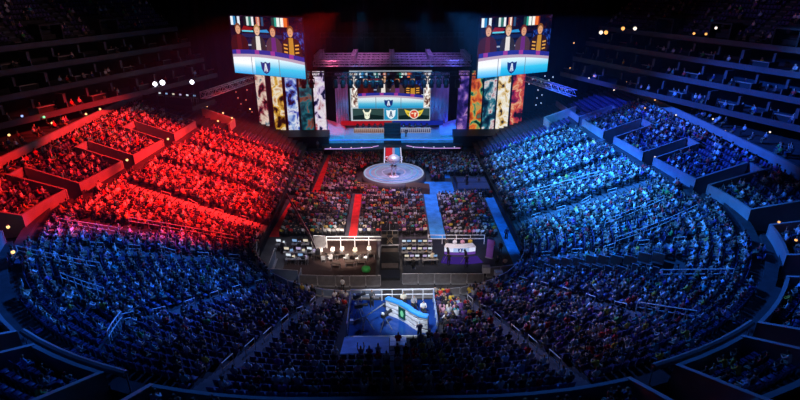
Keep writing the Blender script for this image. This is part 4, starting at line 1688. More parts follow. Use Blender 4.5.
tag(o, 'bright green bag on the floor at the front of the red-side deck', 'bag')
# barriers
fr = []
for i, (u0, u1, v0, v1) in enumerate(((300, 318, 285, 285.5), (318, 336, 285.5, 286), (336, 350, 286, 286), (350, 366, 286, 286), (366, 381, 286, 285.5))):
    a, b = at_z(u0, v0, 0), at_z(u1, v1, 0)
    barrier((a[0] + b[0]) / 2, (a[1] + b[1]) / 2, 0, math.atan2(b[1] - a[1], b[0] - a[0]), math.dist(a, b), 1.25, 'grey barrier along the red-side deck\'s front, %s from the corner' % ordinal(i + 1), 'front barriers of the red-side deck')
bluepan = mat('blue_grey_panel', (.22, .3, .45), .5, 0, .15, 1)
for i, (P, Q, lb) in enumerate((((271, 279), (299, 281), 'blue-grey barrier panel at the red-side deck\'s stand corner, facing the near stand'), ((269, 277), (276, 258), 'blue-grey end panel of the red-side deck beside the red stand'), ((299, 289), (302, 278), 'blue-grey return panel sticking out of the red-side deck\'s front'))):
    a, b = at_z(*P, 0), at_z(*Q, 0)
    barrier((a[0] + b[0]) / 2, (a[1] + b[1]) / 2, 0, math.atan2(b[1] - a[1], b[0] - a[0]), math.dist(a, b), 1.3, lb, None, bluepan)
for i in range(5):
    u0, u1 = 402 + 16.2 * i, 402 + 16.2 * (i + 1)
    a, b = at_z(u0, 283.5, 0), at_z(u1, 283, 0)
    barrier((a[0] + b[0]) / 2, a[1], 0, 0, math.dist(a, b), 1.2, 'grey barrier along the blue-side deck\'s front, %s from the camera deck' % ordinal(i + 1), 'front barriers of the blue-side deck')
for i, (P, Q) in enumerate((((486, 277), (500, 276)), ((500, 276), (514, 274)))):
    a, b = at_z(*P, 0), at_z(*Q, 0)
    barrier((a[0] + b[0]) / 2, (a[1] + b[1]) / 2, 0, math.atan2(b[1] - a[1], b[0] - a[0]), math.dist(a, b), 1.2, 'grey barrier round the blue-side deck\'s outer corner, %s' % ('inner one', 'outer one')[i], None)
# rear railings
railing('railing', [at_z(u, 248, DZ) for u in (327, 341, 355, 369, 383)], 1.5, 'white frame railing behind the brightly lit workers', m=white_m, rails=(1.0, .72), r=.05)
a, b = at_z(314, 247, DZ), at_z(326, 247, DZ)
barrier((a[0] + b[0]) / 2, a[1], DZ, 0, math.dist(a, b), 1.5, 'grey mesh panel at the end of the white frame railing', None)
railing('railing', [at_z(u, 244, DZ) for u in (428, 442, 456, 470, 484)], 1.2, 'white railing behind the four presenters of the show desk', m=white_m, rails=(1.0, .6), r=.045)
# camera crane arm over the red side deck
A, B = Vector((-13.6, 63.0, 3.6)), Vector((-8.2, 51.2, 1.6))
o = thing('camera_crane', 'long black camera crane arm slanting over the red-side control deck', 'camera crane', (-9.4, 53.6, DZ))
base = Vector((-9.4, 53.6, DZ))
mb = MB()
mb.tube([(0, 0, 0), (0, 0, 1.5)], .12, black, 8)
for k in range(4):
    mb.tube([(0, 0, .3), (.8 * math.cos(k * 1.571 + .7), .8 * math.sin(k * 1.571 + .7), .05)], .05, black, 6)
mb.build('pedestal', o)
mb = MB()
mb.tube([A - base, B - base], .11, black, 6)
mb.tube([A - base + Vector((0, 0, .25)), Vector((0, 0, 2.4)), B - base + Vector((0, 0, .1))], .03, metal, 5)
mb.build('arm', o)
mb = MB()
q = A - base
mb.box((q.x, q.y, q.z - .3), (.35, .5, .4), black)
mb.build('camera_head', o)
mb = MB()
q = B - base
mb.box((q.x, q.y, q.z), (.5, .4, .5), black)
mb.build('counterweight', o)

# camera deck tower with the director's chair
for k, (y, h) in enumerate(((55.0, 2.2), (52.6, 1.6), (50.2, 1.0))):
    o = thing('camera_riser', 'grey-fronted camera riser, %s step of the tower between the decks' % ('top', 'middle', 'lowest')[k], 'riser', (-.15, y, DZ))
    mb = MB()
    mb.box((0, 0, h / 2), (2.0, 2.2, h), black)
    mb.build('body', o)
    mb = MB()
    mb.box((0, -1.12, h * .55), (1.8, .03, h * .6), mat('riser_front', (.16, .13, .12), .6, 0, .2, 2))
    mb.build('front_panel', o)
    mb = MB()
    mb.tube([(-.95, 1.05, h), (-.95, 1.05, h + .9), (.95, 1.05, h + .9), (.95, 1.05, h)], .035, metal, 6)
    mb.build('guard_rail', o)
o = thing('folding_chair', 'wooden folding chair with crossed legs on the camera riser', 'chair', (-.15, 52.4, DZ + 1.6))
mb = MB()
for y in (-.25, .25):
    mb.tube([(-.32, y, 0), (.32, y, .8)], .035, wood, 6)
    mb.tube([(.32, y, 0), (-.32, y, .8)], .035, wood, 6)
mb.build('crossed_legs', o)
mb = MB()
mb.box((0, 0, .8), (.62, .5, .04), black)
mb.build('seat', o)
mb = MB()
mb.box((0, .27, 1.25), (.62, .03, .25), black)
for s in (-1, 1):
    mb.tube([(s * .31, .27, .78), (s * .31, .27, 1.4)], .025, wood, 6)
mb.build('backrest', o)
tripod_camera(-.15, 54.9, DZ + 2.2, 0, 'broadcast camera on the top step of the camera tower', 1.3, False)
person('operate', (.25, 54.2, DZ + 2.2), 0, 'camera operator in dark clothes on the top step of the camera tower', TOPM[2], SKINS[0], HAIRS[2], LEGM[1])

# right deck: rows of tables with screens
for r, v in enumerate((244, 251.5, 259)):
    for i, u in enumerate((409, 425) if r < 2 else (412, 430)):
        p = at_z(u, v, DZ + .75)
        lb = '%s table of the blue-side deck\'s %s row' % (('first', 'second')[i], ordinal(r + 1))
        table(p[0], p[1], DZ, 1.75, .65, 'grey desk: the ' + lb, group='work tables on the blue-side deck')
        for q in range(3):
            monitor(p[0] - .58 + .58 * q, p[1] + .1, DZ + .765, 0, '%s monitor on the %s' % (ordinal(q + 1), lb), warm_scr[(q + r + i) % 4], .5)
        if not (r == 2 and i == 1):
            person('desk', (p[0] + .1, p[1] - .72, DZ), 0, 'crew member in %s top at the %s' % (('black', 'charcoal', 'navy', 'black', 'black')[r * 2 + i], lb), TOPM[(1, 2, 5, 1, 1)[r * 2 + i]], SKINS[0], HAIRS[(r + i) % 3], LEGM[1])
            office_chair(p[0] + .1, p[1] - .72, DZ, 0, 'dark chair at the ' + lb)
p = at_z(432, 263, DZ)
person('stand', (p[0], p[1] - .3, DZ), .3, 'crew member with brown hair standing at the front of the blue-side deck', TOPM[9], SKINS[1], HAIRS[1], LEGM[2])
# show desk
ax, ay, _ = at_z(460, 255, DZ)
sd = thing('show_desk', 'curved show desk with glowing white and violet front on the blue-side deck', 'desk', (ax, ay, DZ))
R0 = 6.5
def arcpt(t, r):
    a = -PI / 2 + t
    return (r * math.cos(a), R0 + r * math.sin(a))
mb, m2, m3 = MB(), MB(), MB()
n = 14
for i in range(n):
    t0, t1 = -.28 + .56 * i / n, -.28 + .56 * (i + 1) / n
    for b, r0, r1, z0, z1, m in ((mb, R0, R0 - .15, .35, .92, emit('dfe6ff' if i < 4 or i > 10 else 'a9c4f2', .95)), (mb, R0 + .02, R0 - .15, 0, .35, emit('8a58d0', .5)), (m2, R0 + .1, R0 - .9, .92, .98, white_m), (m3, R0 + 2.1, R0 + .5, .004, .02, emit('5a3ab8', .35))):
        A_, B_, C_, D_ = arcpt(t0, r0), arcpt(t1, r0), arcpt(t1, r1), arcpt(t0, r1)
        b.hexa([(*A_, z0), (*B_, z0), (*C_, z0), (*D_, z0), (*A_, z1), (*B_, z1), (*C_, z1), (*D_, z1)], m)
mb.build('front', sd)
m2.build('desktop', sd)
m3.build('floor_glow', sd)  # glowing sheet standing in for violet light reflected on the deck floor
mb = MB()
emblem(mb, 0, .62, .28, -.08)
mb.build('emblem', sd)
for i, (dx, tp, hr, lb) in enumerate(((-1.45, 2, 0, 'dark jacket'), (-.48, 0, 2, 'white shirt'), (.42, 8, 1, 'rose top'), (1.35, 10, 1, 'yellow top'))):
    person('desk', (ax + dx, ay + 1.45 + .12 * abs(dx), DZ + .12), PI, 'presenter in %s behind the glowing show desk' % lb, TOPM[tp], SKINS[0], HAIRS[hr], LEGM[1])
    office_chair(ax + dx, ay + 1.45 + .12 * abs(dx), DZ + .08, PI, 'dark chair of the show desk presenter in %s' % lb)
for u, v, lb in ((466, 268, 'camera operator in black before the glowing show desk, nearer its middle'), (448.5, 266, 'camera operator in black before the glowing show desk, beside the tables')):
    p = at_z(u, v, DZ)
    person('operate', p, 0, lb, TOPM[1], SKINS[0], HAIRS[0], LEGM[1])
    tripod_camera(p[0], p[1] + .75, DZ, 0, 'dark camera of the ' + lb.replace('camera operator in black', 'operator'), 1.2, False)
vb = mat('violet_banner', (.32, .12, .5), .7, 0, .2, 1)
p = at_z(489, 258, DZ)
o = thing('roll_up_banner', 'slanting violet banner at the outer end of the show desk', 'banner', p, -.5)
mb = MB()
mb.hexa([(-.4, 0, .05), (.4, 0, .05), (.4, .03, .05), (-.4, .03, .05), (-.4, .25, 2.2), (.4, .25, 2.2), (.4, .28, 2.2), (-.4, .28, 2.2)], vb)
mb.build('cloth', o)
mb = MB()
mb.box((0, .03, .03), (.9, .3, .06), metal)
mb.build('base', o)
for i, (u, v, tp, lb) in enumerate(((492, 252, 6, 'person in red top behind the blue-side deck\'s outer end'), (500, 254, 2, 'person in charcoal top behind the blue-side deck\'s outer end'), (497, 266, 1, 'person in black top seated inside the blue-side deck\'s outer corner'), (505, 264, 9, 'person in cream top seated inside the blue-side deck\'s outer corner'))):
    p = at_z(u, v, DZ)
    person('stand' if i < 2 else 'lap', (p[0], p[1], DZ if p[0] < 12.6 else .02), 0, lb, TOPM[tp], SKINS[0], HAIRS[i % 3], LEGM[1])
for i, (u, v, lb) in enumerate(((498, 277, 'white equipment box behind the blue-side deck\'s front barriers'), (486, 272, 'pale equipment box at the show desk\'s front corner'))):
    p = at_z(u, v, DZ)
    mb = MB()
    mb.box((0, 0, .35), (.8, .6, .7), white_m)
    mb.box((0, 0, .71), (.84, .64, .04), metal)
    tag(mb.build('equipment_box', None, False, p), lb, 'box')
p = at_z(500, 288, 0)
o = thing('sign_panel', 'lit pale standing panel in the gap before the blue-side barriers', 'sign', (p[0], p[1], 0), .2)
mb = MB()
mb.box((0, 0, .95), (1.2, .06, 1.3), mat('pale_sign', (.6, .58, .55), .6, 0, .2, 2))
mb.build('board', o)
mb = MB()
for s in (-1, 1):
    mb.tube([(s * .55, 0, 0), (s * .55, 0, 1.65)], .035, metal, 6)
    mb.box((s * .55, 0, .02), (.08, .6, .04), metal)
mb.build('frame', o)
for u, v, tp, lb in ((530, 270, 1, 'person in black walking in the blue aisle by the near corner'), (535, 263, 6, 'person in red top standing in the blue aisle by the near corner'), (541, 262, 2, 'person in charcoal top standing at the foot of the blue stand'), (521, 262, 1, 'person in black standing beside the blue aisle'), (343, 292, 0, 'person in pale top walking in the dark gap before the presenters\' platform'), (506, 240, 5, 'person in navy standing in the blue aisle strip')):
    p = at_z(u, v, 0)
    person('stand', (p[0], p[1], .04), random.uniform(-.6, .6), lb, TOPM[tp], SKINS[0], HAIRS[0], LEGM[1])

# camera riser on the floor, blue side, and dark floor barriers
o = thing('camera_riser', 'black camera riser with low fence among the blue-side floor seats', 'riser', (12.3, 73.6, 0))
mb = MB()
mb.box((0, 0, .45), (5.0, 4.6, .9), mat('riser_blue', (.03, .08, .2), .5, 0, .2, 1))
mb.build('deck', o)
mb = MB()
mb.tube([(-2.45, -2.2, .9), (-2.45, -2.2, 1.9), (2.45, -2.2, 1.9), (2.45, -2.2, .9)], .05, black, 6)
mb.tube([(-2.45, 2.2, .9), (-2.45, 2.2, 1.9), (2.45, 2.2, 1.9), (2.45, 2.2, .9)], .05, black, 6)
mb.box((-2.45, 0, 1.4), (.06, 4.4, .9), black)
mb.build('fence', o)
tripod_camera(11.5, 73.6, .9, .2, 'broadcast camera on the black riser among blue-side floor seats', 1.4, False)
person('operate', (11.5, 72.8, .9), .1, 'camera operator on the black riser among the blue-side floor seats', TOPM[1], SKINS[0], HAIRS[0], LEGM[1])
tripod_camera(13.4, 74.4, .9, -.2, 'second broadcast camera at the outer corner of the black floor riser', 1.3, False)
for s, col in ((-1, 'red'), (1, 'blue')):
    for k in range(9):
        y = 52.5 + 4.1 * k
        mb = MB()
        mb.box((0, 0, .55), (.12, 4.0, 1.1), black)
        mb.box((0, 0, 1.12), (.2, 4.0, .05), black)
        o = mb.build('crowd_barrier', None, False, (s * 15.25, y + 1.2, .05))
        tag(o, 'black barrier at the foot of the %s-lit stand, %s from the near end' % (col, ordinal(k + 1)), 'barrier', 'black barriers under the %s-lit stand' % col)
for s, u, v, lb, tp in ((-1, 318, 149, 'person in pale clothes standing at the red-side corner of the stage ledge', 9), (1, 465, 143, 'person in cream top standing at the blue-side corner of the stage ledge', 9), (1, 406, 137, 'dark host standing on the stage deck before the blue team desk', 1)):
    p = at_z(u, v, .02 if abs(u - 406) > 2 else 1.52)
    person('stand', p, 3.0, lb, TOPM[tp], SKINS[0], HAIRS[1], LEGM[1 if tp == 1 else 2])

# front rail of the near stand ---------------------------------------------------------------
k = 0
for side, col in ((-1, 'red'), (1, 'blue')):
    for i, w in enumerate([93.0, 86, 76, 66, 56, 46, 36, 26, 16, 6]):
        w0, w1 = w, (w - 10 if w < 93 else 86)
        if w1 < -1:
            continue
        a, b = pos(side, w0, .05), pos(side, max(w1, 0), .05)
        barrier((a[0] + b[0]) / 2, (a[1] + b[1]) / 2, Z0, math.atan2(b[1] - a[1], b[0] - a[0]), math.dist(a, b) - .05, .8, 'dark rail panel on the near stand\'s front edge, %s from centre, %s side' % (ordinal(i + 1), col), 'front rail panels of the near stand', bluepan if side < 0 else mesh_panel)


def hoop(side, w, d, label, ln=1.0, group='looped handrails on the stand stairs'):
    """a looped handrail in the middle of a stair, running down the slope"""
    a, b = pos(side, stair_w(w, d), d), pos(side, stair_w(w, d + ln), d + ln)
    za, zb = rowz(d) + .02, rowz(d + ln) + .02
    o = thing('handrail', label, 'handrail', (a[0], a[1], za), 0, group)
    e = (b[0] - a[0], b[1] - a[1], zb - za)
    mb = MB()
    mb.tube([(0, 0, 0), (0, 0, .95), (e[0], e[1], e[2] + .95), (e[0], e[1], e[2])], .04, railm, 6)
    mb.build('top_rail', o)
    mb = MB()
    mb.tube([(0, 0, .5), (e[0], e[1], e[2] + .5)], .03, railm, 6)
    mb.build('middle_rail', o)


for side, col in ((-1, 'red-side'), (1, 'blue-side')):
    for w, nm, ds in ((54.0, 'middle', (2.2, 5.0, 7.7, 10.4, 13.2, 15.6)), (78.0, 'lower', (3, 6, 9, 12, 14.6, 17.4)), (25.0, 'upper', (2, 5, 8, 11, 14)), (-3.6, 'broad', (2, 5, 8, 11))):
        for i, d in enumerate(ds):
            hoop(side, w, d, 'looped handrail on the %s %s stair, %s from the floor' % (col, nm, ordinal(i + 1)), 1.0 if w != 78.0 else 1.3)

# long rails between stand sections
def long_rail(side, w0, d0, w1, d1, label, h=1.0, n=6):
    pts = []
    for i in range(n + 1):
        f = i / n
        w, d = w0 + (w1 - w0) * f, d0 + (d1 - d0) * f
        pts.append((*pos(side, w, d), Z0 + SL * d + .05))
    return railing('handrail', pts, h, label, 'handrail', None, rails=(1.0, .55), r=.04)


for i in range(10):
    d = 2.6 + 1.15 * i
    x, y = pos(1, 32.7, d)
    n_ = inward(1, 32.7)
    barrier(x, y, rowz(d), math.atan2(n_[1], n_[0]), 1.1, 1.0, 'pale guard panel over the far edge of the dark blue-side entry, %s up' % ordinal(i + 1), 'guard panels of the entry through the blue-side corner', beige)
    x, y = pos(1, 39.3, d)
    n_ = inward(1, 39.3)
    barrier(x, y, rowz(d), math.atan2(n_[1], n_[0]), 1.1, 1.0, 'grey guard panel on the near edge of the dark blue-side entry, %s up' % ordinal(i + 1), 'guard panels of the entry through the blue-side corner', mesh_panel)
for a_ in LONG:
    long_rail(*a_)
# bottom corner guard rails with wide blue tops
for side, col in ((-1, 'red-side'), (1, 'blue-side')):
    pts = [(*pos(side, w, 22.3), Z0 + SL * 22.3 + 1.0) for w in (57, 60, 63, 66, 69, 72)]
    o = thing('entrance_rail', 'thick blue-lit rail over the bottom corner entrance, %s' % col, 'railing', pts[0])
    mb = MB()
    p0 = Vector(pts[0])
    mb.tube([Vector(p) - p0 for p in pts], .2, parapet, 8)
    mb.build('rail', o)
    for p in pts:
        q = Vector(p) - p0
        mb = MB()
        mb.tube([q, q - Vector((0, 0, 1.4))], .05, metal, 6)
        mb.build('post', o)

# ================================================================== suites
C0 = [(51.5, 42), (50.8, 51), (48.4, 59.4), (45.0, 66.5), (41.6, 74.2), (38.0, 82), (34.6, 90), (31.5, 97)]


def off_curve(o):
    pts = []
    for i, (x, y) in enumerate(C0):
        a, b = C0[max(0, i - 1)], C0[min(len(C0) - 1, i + 1)]
        t = Vector((b[0] - a[0], b[1] - a[1])).normalized()
        n = Vector((t.y, -t.x))
        pts.append((x + n.x * o, y + n.y * o))
    return pts


def along(pts, f):
    f = max(0, min(.9999, f)) * (len(pts) - 1)
    i = int(f)
    g = f - i
    a, b = pts[i], pts[i + 1]
    return (a[0] + (b[0] - a[0]) * g, a[1] + (b[1] - a[1]) * g), math.atan2(b[1] - a[1], b[0] - a[0])


LEV = [(13.0, 0.0), (15.6, 2.6), (18.2, 5.2), (20.8, 7.8)]
warm = emit('ffc27a', 3.0)
cool = emit('e8f0ff', 3.0)
for side in (-1, 1):
    sn = 'left' if side < 0 else 'right'
    col = 'red' if side < 0 else 'blue'
    for li, (z, so) in enumerate(LEV):
        p0, p1, p2 = off_curve(so), off_curve(so + .25), off_curve(so + 9)
        mb = MB()
        for i in range(len(p0) - 1):
            q = [(side * p0[i][0], p0[i][1]), (side * p0[i + 1][0], p0[i + 1][1]), (side * p1[i + 1][0], p1[i + 1][1]), (side * p1[i][0], p1[i][1])]
            mb.hexa([(*a, z - .15) for a in q] + [(*a, z + .6) for a in q], fascia_m)
            q = [(side * p1[i][0], p1[i][1]), (side * p1[i + 1][0], p1[i + 1][1]), (side * p2[i + 1][0], p2[i + 1][1]), (side * p2[i][0], p2[i][1])]
            mb.hexa([(*a, z - .15) for a in q] + [(*a, z) for a in q], suite_in)
        structure(mb.build('wall_suite_front_' + sn))
        if li == 3:
            continue
        mb = MB()
        b0, b1 = off_curve(so + 7.2), off_curve(so + 7.4)
        for i in range(len(b0) - 1):
            q = [(side * b0[i][0], b0[i][1]), (side * b0[i + 1][0], b0[i + 1][1]), (side * b1[i + 1][0], b1[i + 1][1]), (side * b1[i][0], b1[i][1])]
            mb.hexa([(*a, z) for a in q] + [(*a, z + 2.6) for a in q], suite_in)
        structure(mb.build('wall_suite_back_' + sn))
        p3, p4 = off_curve(so + .4), off_curve(so + 2.2)
        n = 15
        for i in range(n):
            f = (i + .5) / n
            (x, y), an = along(off_curve(so + 1.4), f)
            mb = MB()
            rz = an + PI / 2
            rz = rz if side > 0 else PI - rz
            mb.box((side * x, y, z + .62), (2.1, .16, 1.2), fascia_m, rz)
            mb.box((side * x, y, z + 1.75), (1.6, .4, 1.2) if i % 3 == 1 else (.4, .3, 1.2), fascia_m, rz)
            structure(mb.build('wall_suite_divider_' + sn))
            if i % 2 == 0:
                (x2, y2), _ = along(off_curve(so + 2.0), f + .5 / n)
                o = thing('suite_counter', 'pale counter in the %s open suite of the %s tier, %s side' % (ordinal(i // 2 + 1), ONES[li + 1], col), 'counter', (side * x2, y2, z + .01), (an if side > 0 else PI - an), 'counters in the open suites')
                mb = MB()
                mb.box((0, 0, .95), (2.4, .5, .06), mat('suite_counter_top', (.5, .42, .35), .5, 0, .1))
                mb.build('countertop', o)
                mb = MB()
                mb.box((0, 0, .465), (2.2, .1, .91), black)
                mb.build('front', o)
lamp_me = None


def small_lamp(P, label, g, group, r=.16):
    o = thing('wall_lamp', label, 'lamp', P, 0, group)
    mb = MB()
    mb.lathe((0, 0, 0), [(.02, -r), (r * .8, -r * .6), (r, 0), (r * .8, r * .6), (.02, r)], g, 10)
    bulb = mb.build('bulb', o, True)
    mb = MB()
    mb.lathe((0, 0, 0), [(.08, r * .9), (.1, r * 1.1), (.03, r * 1.6)], metal, 8)
    mb.build('cap', o)


LAMPS_R = [(601, 32.5, 27), (606, 32.5, 27), (623, 28.5, 27), (635, 28.5, 27), (694, 33.5, 25), (706, 34, 25), (716, 28, 26), (574, 43, 20), (570, 68, 14.5), (589, 78, 14), (594, 76, 14), (626, 82, 13), (614, 90, 12.6), (655, 100, 11.8), (679, 99, 12.6), (676, 115, 11.5), (736, 95, 13), (749, 92, 13.4), (713, 119, 12), (725, 131, 11.6), (690, 157, 8.2), (770, 132, 12), (796, 240, 10.2), (779, 222, 10.4), (655, 157, 8.6), (645, 108, 11.2)]
for i, (u, v, z) in enumerate(LAMPS_R):
    small_lamp(at_z(u, v, z), 'small %s lamp on the blue side of the hall, %s in the scatter of lamps' % ('warm' if i % 3 else 'pale', ordinal(i + 1)), emit('ffb060', 1.6) if i % 3 else emit('f2e4d0', 1.6), 'scattered lamps on the blue side', .11)
LAMPS_L = [(9, 135, 12), (52, 123, 12), (86, 114, 12), (100, 109, 12), (127, 160, 8.8), (168, 139, 8.4), (8, 227, 9), (13, 252, 9.6), (36, 117, 13.2), (44, 117, 13.2), (22, 116, 13.2), (207, 106, 9), (223, 113, 8), (232, 118, 7), (218, 121, 7), (250, 109, 5)]
for i, (u, v, z) in enumerate(LAMPS_L):
    small_lamp(at_z(u, v, z), 'small warm lamp on the red side of the hall, %s in the scatter of lamps' % ordinal(i + 1), emit('ffc27a', 2.2) if i not in (9, 10) else emit(('8fffb0', 'a0b8ff')[i - 9], 1.5), 'scattered lamps on the red side', .15)
# stair lights on the dark wall past the blue banners
for i, (u, v) in enumerate([(545, 76), (549, 80), (553, 77), (541, 82), (546, 86), (551, 85), (558, 86), (562, 89), (567, 90), (538, 90), (537, 98), (536, 105), (535, 112), (534, 119), (533, 126), (542, 95), (541, 103), (529, 84), (533, 79), (539, 110)]):
    small_lamp(at_y(u, v, 104), 'tiny white light on the dark wall past the blue-side banners, %s of the string' % ordinal(i + 1), emit('cfdcff', 1.3), 'string of tiny lights past the banners', .11)
for i, (u, v) in enumerate([(238, 98), (241, 104), (240, 112), (246, 100), (236, 92), (252, 112), (243, 120), (247, 90)]):
    small_lamp(at_y(u, v, 104), 'tiny reddish light on the dark wall past the red-side banners, %s of the string' % ordinal(i + 1), emit('ff8a6a', 1.0), 'string of tiny lights past the banners', .11)
# strong white lamps on the red side production deck, and blue floods
for i, (u, v, s) in enumerate(((155, 84, .42), (162.5, 82.5, .5), (192, 82, .42))):
    P = at_z(u, v, 14.0)
    o = thing('flood_lamp', 'bright white flood lamp on a stand over the red-side production deck, %s' % ('outermost', 'middle', 'nearest the stage')[i], 'lamp', (P[0], P[1], 9.95))
    mb = MB()
    mb.tube([(0, 0, 0), (0, 0, 3.9)], .06, black, 6)
    for k in range(3):
        mb.tube([(0, 0, .8), (.7 * math.cos(k * 2.1), .7 * math.sin(k * 2.1), .02)], .04, black, 5)
    mb.build('stand', o)
    mb = MB()
    mb.box((0, .12, 4.05), (s * 2, .25, s * 1.6), black)
    mb.build('housing', o)
    mb = MB()
    mb.lathe((0, 0, 0), [(s * .8, 0), (s * .8, .04)], emit('f4f2ff', 6.0), 16)
    mb.v = [(x, -z - .02, y + 4.05) for x, y, z in mb.v]
    mb.build('lens', o)
o = thing('production_deck', 'dark production deck crowded with gear past the red-lit stand', 'platform', (-36.5, 90.5, 9.2), -.35)
mb = MB()
mb.box((0, 0, .4), (10, 6, .8), black)
mb.build('deck', o)
mb = MB()
mb.box((0, -3.05, 1.4), (10, .08, 1.2), drape)
mb.build('front_skirt', o)
for i in range(6):
    x, y = -40 + 1.35 * i, 91.0 - .45 * i
    o = table(x, y, 10.02, 1.2, .6, 'grey gear table on the red-side production deck, %s from the suites' % ordinal(i + 1), -.35, group='gear tables on the production deck')
    monitor(x, y + .1, 10.05 + .765, -.35, 'small monitor on the production deck\'s table, %s from the suites' % ordinal(i + 1), warm_scr[i % 4], .5)
for i, (u, v) in enumerate(((547.5, 121.5), (552, 123.5))):
    P = at_y(u, v, 95)
    o = thing('flood_lamp', 'saturated blue flood lamp at the far end of the blue stand, %s' % ('upper one', 'lower one')[i], 'lamp', P)
    mb = MB()
    mb.box((0, .2, 0), (.7, .3, .6), black)
    mb.tube([(0, .2, -.3), (0, .2, -P[2])], .05, black, 6)
    mb.build('housing', o)
    mb = MB()
    mb.lathe((0, 0, 0), [(.3, 0), (.3, .04)], emit('3a6cff', 9.0), 14)
    mb.v = [(x, -z - .02, y) for x, y, z in mb.v]
    mb.build('lens', o)

# upper deck over the suites ---------------------------------------------------
for side in (-1, 1):
    mb = MB()
    for k in range(14):
        a, b = off_curve(9 + .9 * k), off_curve(9 + .9 * (k + 1))
        z = 21.4 + .62 * k
        for i in range(len(a) - 1):
            P = [(side * a[i][0], a[i][1]), (side * a[i + 1][0], a[i + 1][1]), (side * b[i + 1][0], b[i + 1][1]), (side * b[i][0], b[i][1])]
            mb.poly([(*q, z) for q in P], concrete)
            mb.poly([(*P[3], z), (*P[2], z), (*P[2], z + .62), (*P[3], z + .62)], concrete)
    structure(mb.build('floor_upper_deck_' + ('left' if side < 0 else 'right')))
    for j, f in enumerate((.2, .36, .52, .68, .84)):
        mb = MB()
        for k in range(13):
            (x, y), an = along(off_curve(9.45 + .9 * k), f)
            mb.box((side * x, y, 21.5 + .62 * k), (.9, .8, .2), aislec, an if side > 0 else PI - an)
        structure(mb.build('floor_upper_stair_' + ('left' if side < 0 else 'right')))
    for j, f in enumerate((.44, .6, .76)):
        (x, y), an = along(off_curve(9.6), f)
        mb = MB()
        rz = an if side > 0 else PI - an
        for q in (-1, 1):
            c, s_ = math.cos(rz), math.sin(rz)
            mb.box((side * x + c * 1.6 * q, y + s_ * 1.6 * q, 22.3), (.2, 2.4, 2.2), concrete, rz)
        mb.box((side * x, y, 23.5), (3.4, 2.4, .2), concrete, rz)
        structure(mb.build('wall_upper_entrance_' + ('left' if side < 0 else 'right')))
    for k in range(13):
        pts = off_curve(9.5 + .9 * k)
        n = 110
        for i in range(n):
            f = (i + .5) / n
            (x, y), an = along(pts, f)
            x *= side
            px, py, dp = project((x, y, 22 + .62 * k))
            if not (-20 < px < 820 and py > -20):
                continue
            tang = an if side > 0 else PI - an
            rz = tang + (0 if False else 0)
            nx, ny = -side * abs(math.sin(an)), -abs(math.cos(an)) * (1 if math.cos(an) * math.sin(an) < 0 else -1) * 0 - .3
            rz = math.atan2(-nx, ny)
            if k < 4 and any(abs(f - g) < .04 for g in (.44, .6, .76)):
                continue
            if any(abs(f - g) < .012 for g in (.2, .36, .52, .68, .84)):
                continue
            seat_items.append((seat_arr, (x, y, 21.4 + .62 * k), rz, 1.0, np.array([0, 1])))
            if rng.random() < (.75 if f < .36 else .18):
                ti = int(rng.choice(14, p=TOPW))
                mp = np.array([0, 3 + int(rng.integers(3)), 6 + ti, 20 + int(rng.integers(3))])
                crowd_items.append((LOARR['lap'][0], (x, y, 21.415 + .62 * k), rz, 1.0, mp))
# people in the suites
for side in (-1, 1):
    for li, (z, so) in enumerate(LEV[:3]):
        for i in range(34):
            (x, y), an = along(off_curve(so + 1.0 + 2.4 * rng.random()), rng.random())
            ti = int(rng.choice(14, p=TOPW))
            mp = np.array([0, 3 + int(rng.integers(3)), 6 + ti, 20 + int(rng.integers(3))])
            crowd_items.append((LOARR['lap'][0], (side * x, y, z + .02), math.atan2(side, -.3), 1.0, mp))
# people on the concourse
for side in (-1, 1):
    for i in range(60):
        w = -32 + 60 * rng.random()
        x, y = pos(side, w, 28 + 2.2 * rng.random())
        n_ = inward(side, w)
        mp = np.array([0, 3 + int(rng.integers(3)), 6 + int(rng.choice(14, p=TOPW)), 20 + int(rng.integers(3))])
        crowd_items.append((LOARR['lap'][0], (x, y, 11.22), math.atan2(-n_[0], n_[1]), 1.0, mp))

# ----------------------------------------------------------- what is past counting
o = mass('crowd', crowd_items, PALETTE, True)
tag(o, 'packed audience filling the red-lit and blue-lit stands and the floor', 'crowd', kind='stuff')
o = mass('seat_rows', seat_items, [seat_m, black], False)
tag(o, 'rows of dark folding seats on the stands under and between the audience', 'seats', kind='stuff')
o = mass('floor_chair_rows', chair_items, [black], False)
tag(o, 'rows of black chairs under the floor audience', 'chairs', kind='stuff')
print('CROWD', len(crowd_items), 'SEATS', len(seat_items), 'near', len(pick_p), len(pick_s))

# ==================================================================== haze
mb = MB()
mb.hexa([(-60, 20, .05), (60, 20, .05), (60, 111, .05), (-60, 111, .05), (-60, 20, 25), (60, 20, 25), (60, 111, 25), (-60, 111, 25)], black)
hz = mb.build('haze')
hm = bpy.data.materials.new('haze')
hm.use_nodes = True
hn = hm.node_tree
hn.nodes.clear()
vs = hn.nodes.new('ShaderNodeVolumeScatter')
vs.inputs['Density'].default_value = .00035
vs.inputs['Anisotropy'].default_value = .2
ho = hn.nodes.new('ShaderNodeOutputMaterial')
hn.links.new(vs.outputs[0], ho.inputs['Volume'])
hz.data.materials.clear()
hz.data.materials.append(hm)
tag(hz, 'thin stage haze hanging in the air of the hall', 'haze', kind='stuff')

# ==================================================================== lights
def spot(name, loc, tgt, power, col, deg, blend=.4, r=.6):
    l = bpy.data.lights.new(name, 'SPOT')
    l.energy = power
    l.color = col
    l.spot_size = math.radians(deg)
    l.spot_blend = blend
    l.shadow_soft_size = r
    o = bpy.data.objects.new(name, l)
    o.location = loc
    d = Vector(tgt) - Vector(loc)
    o.rotation_euler = d.to_track_quat('-Z', 'Y').to_euler()
    COL.objects.link(o)
    return o


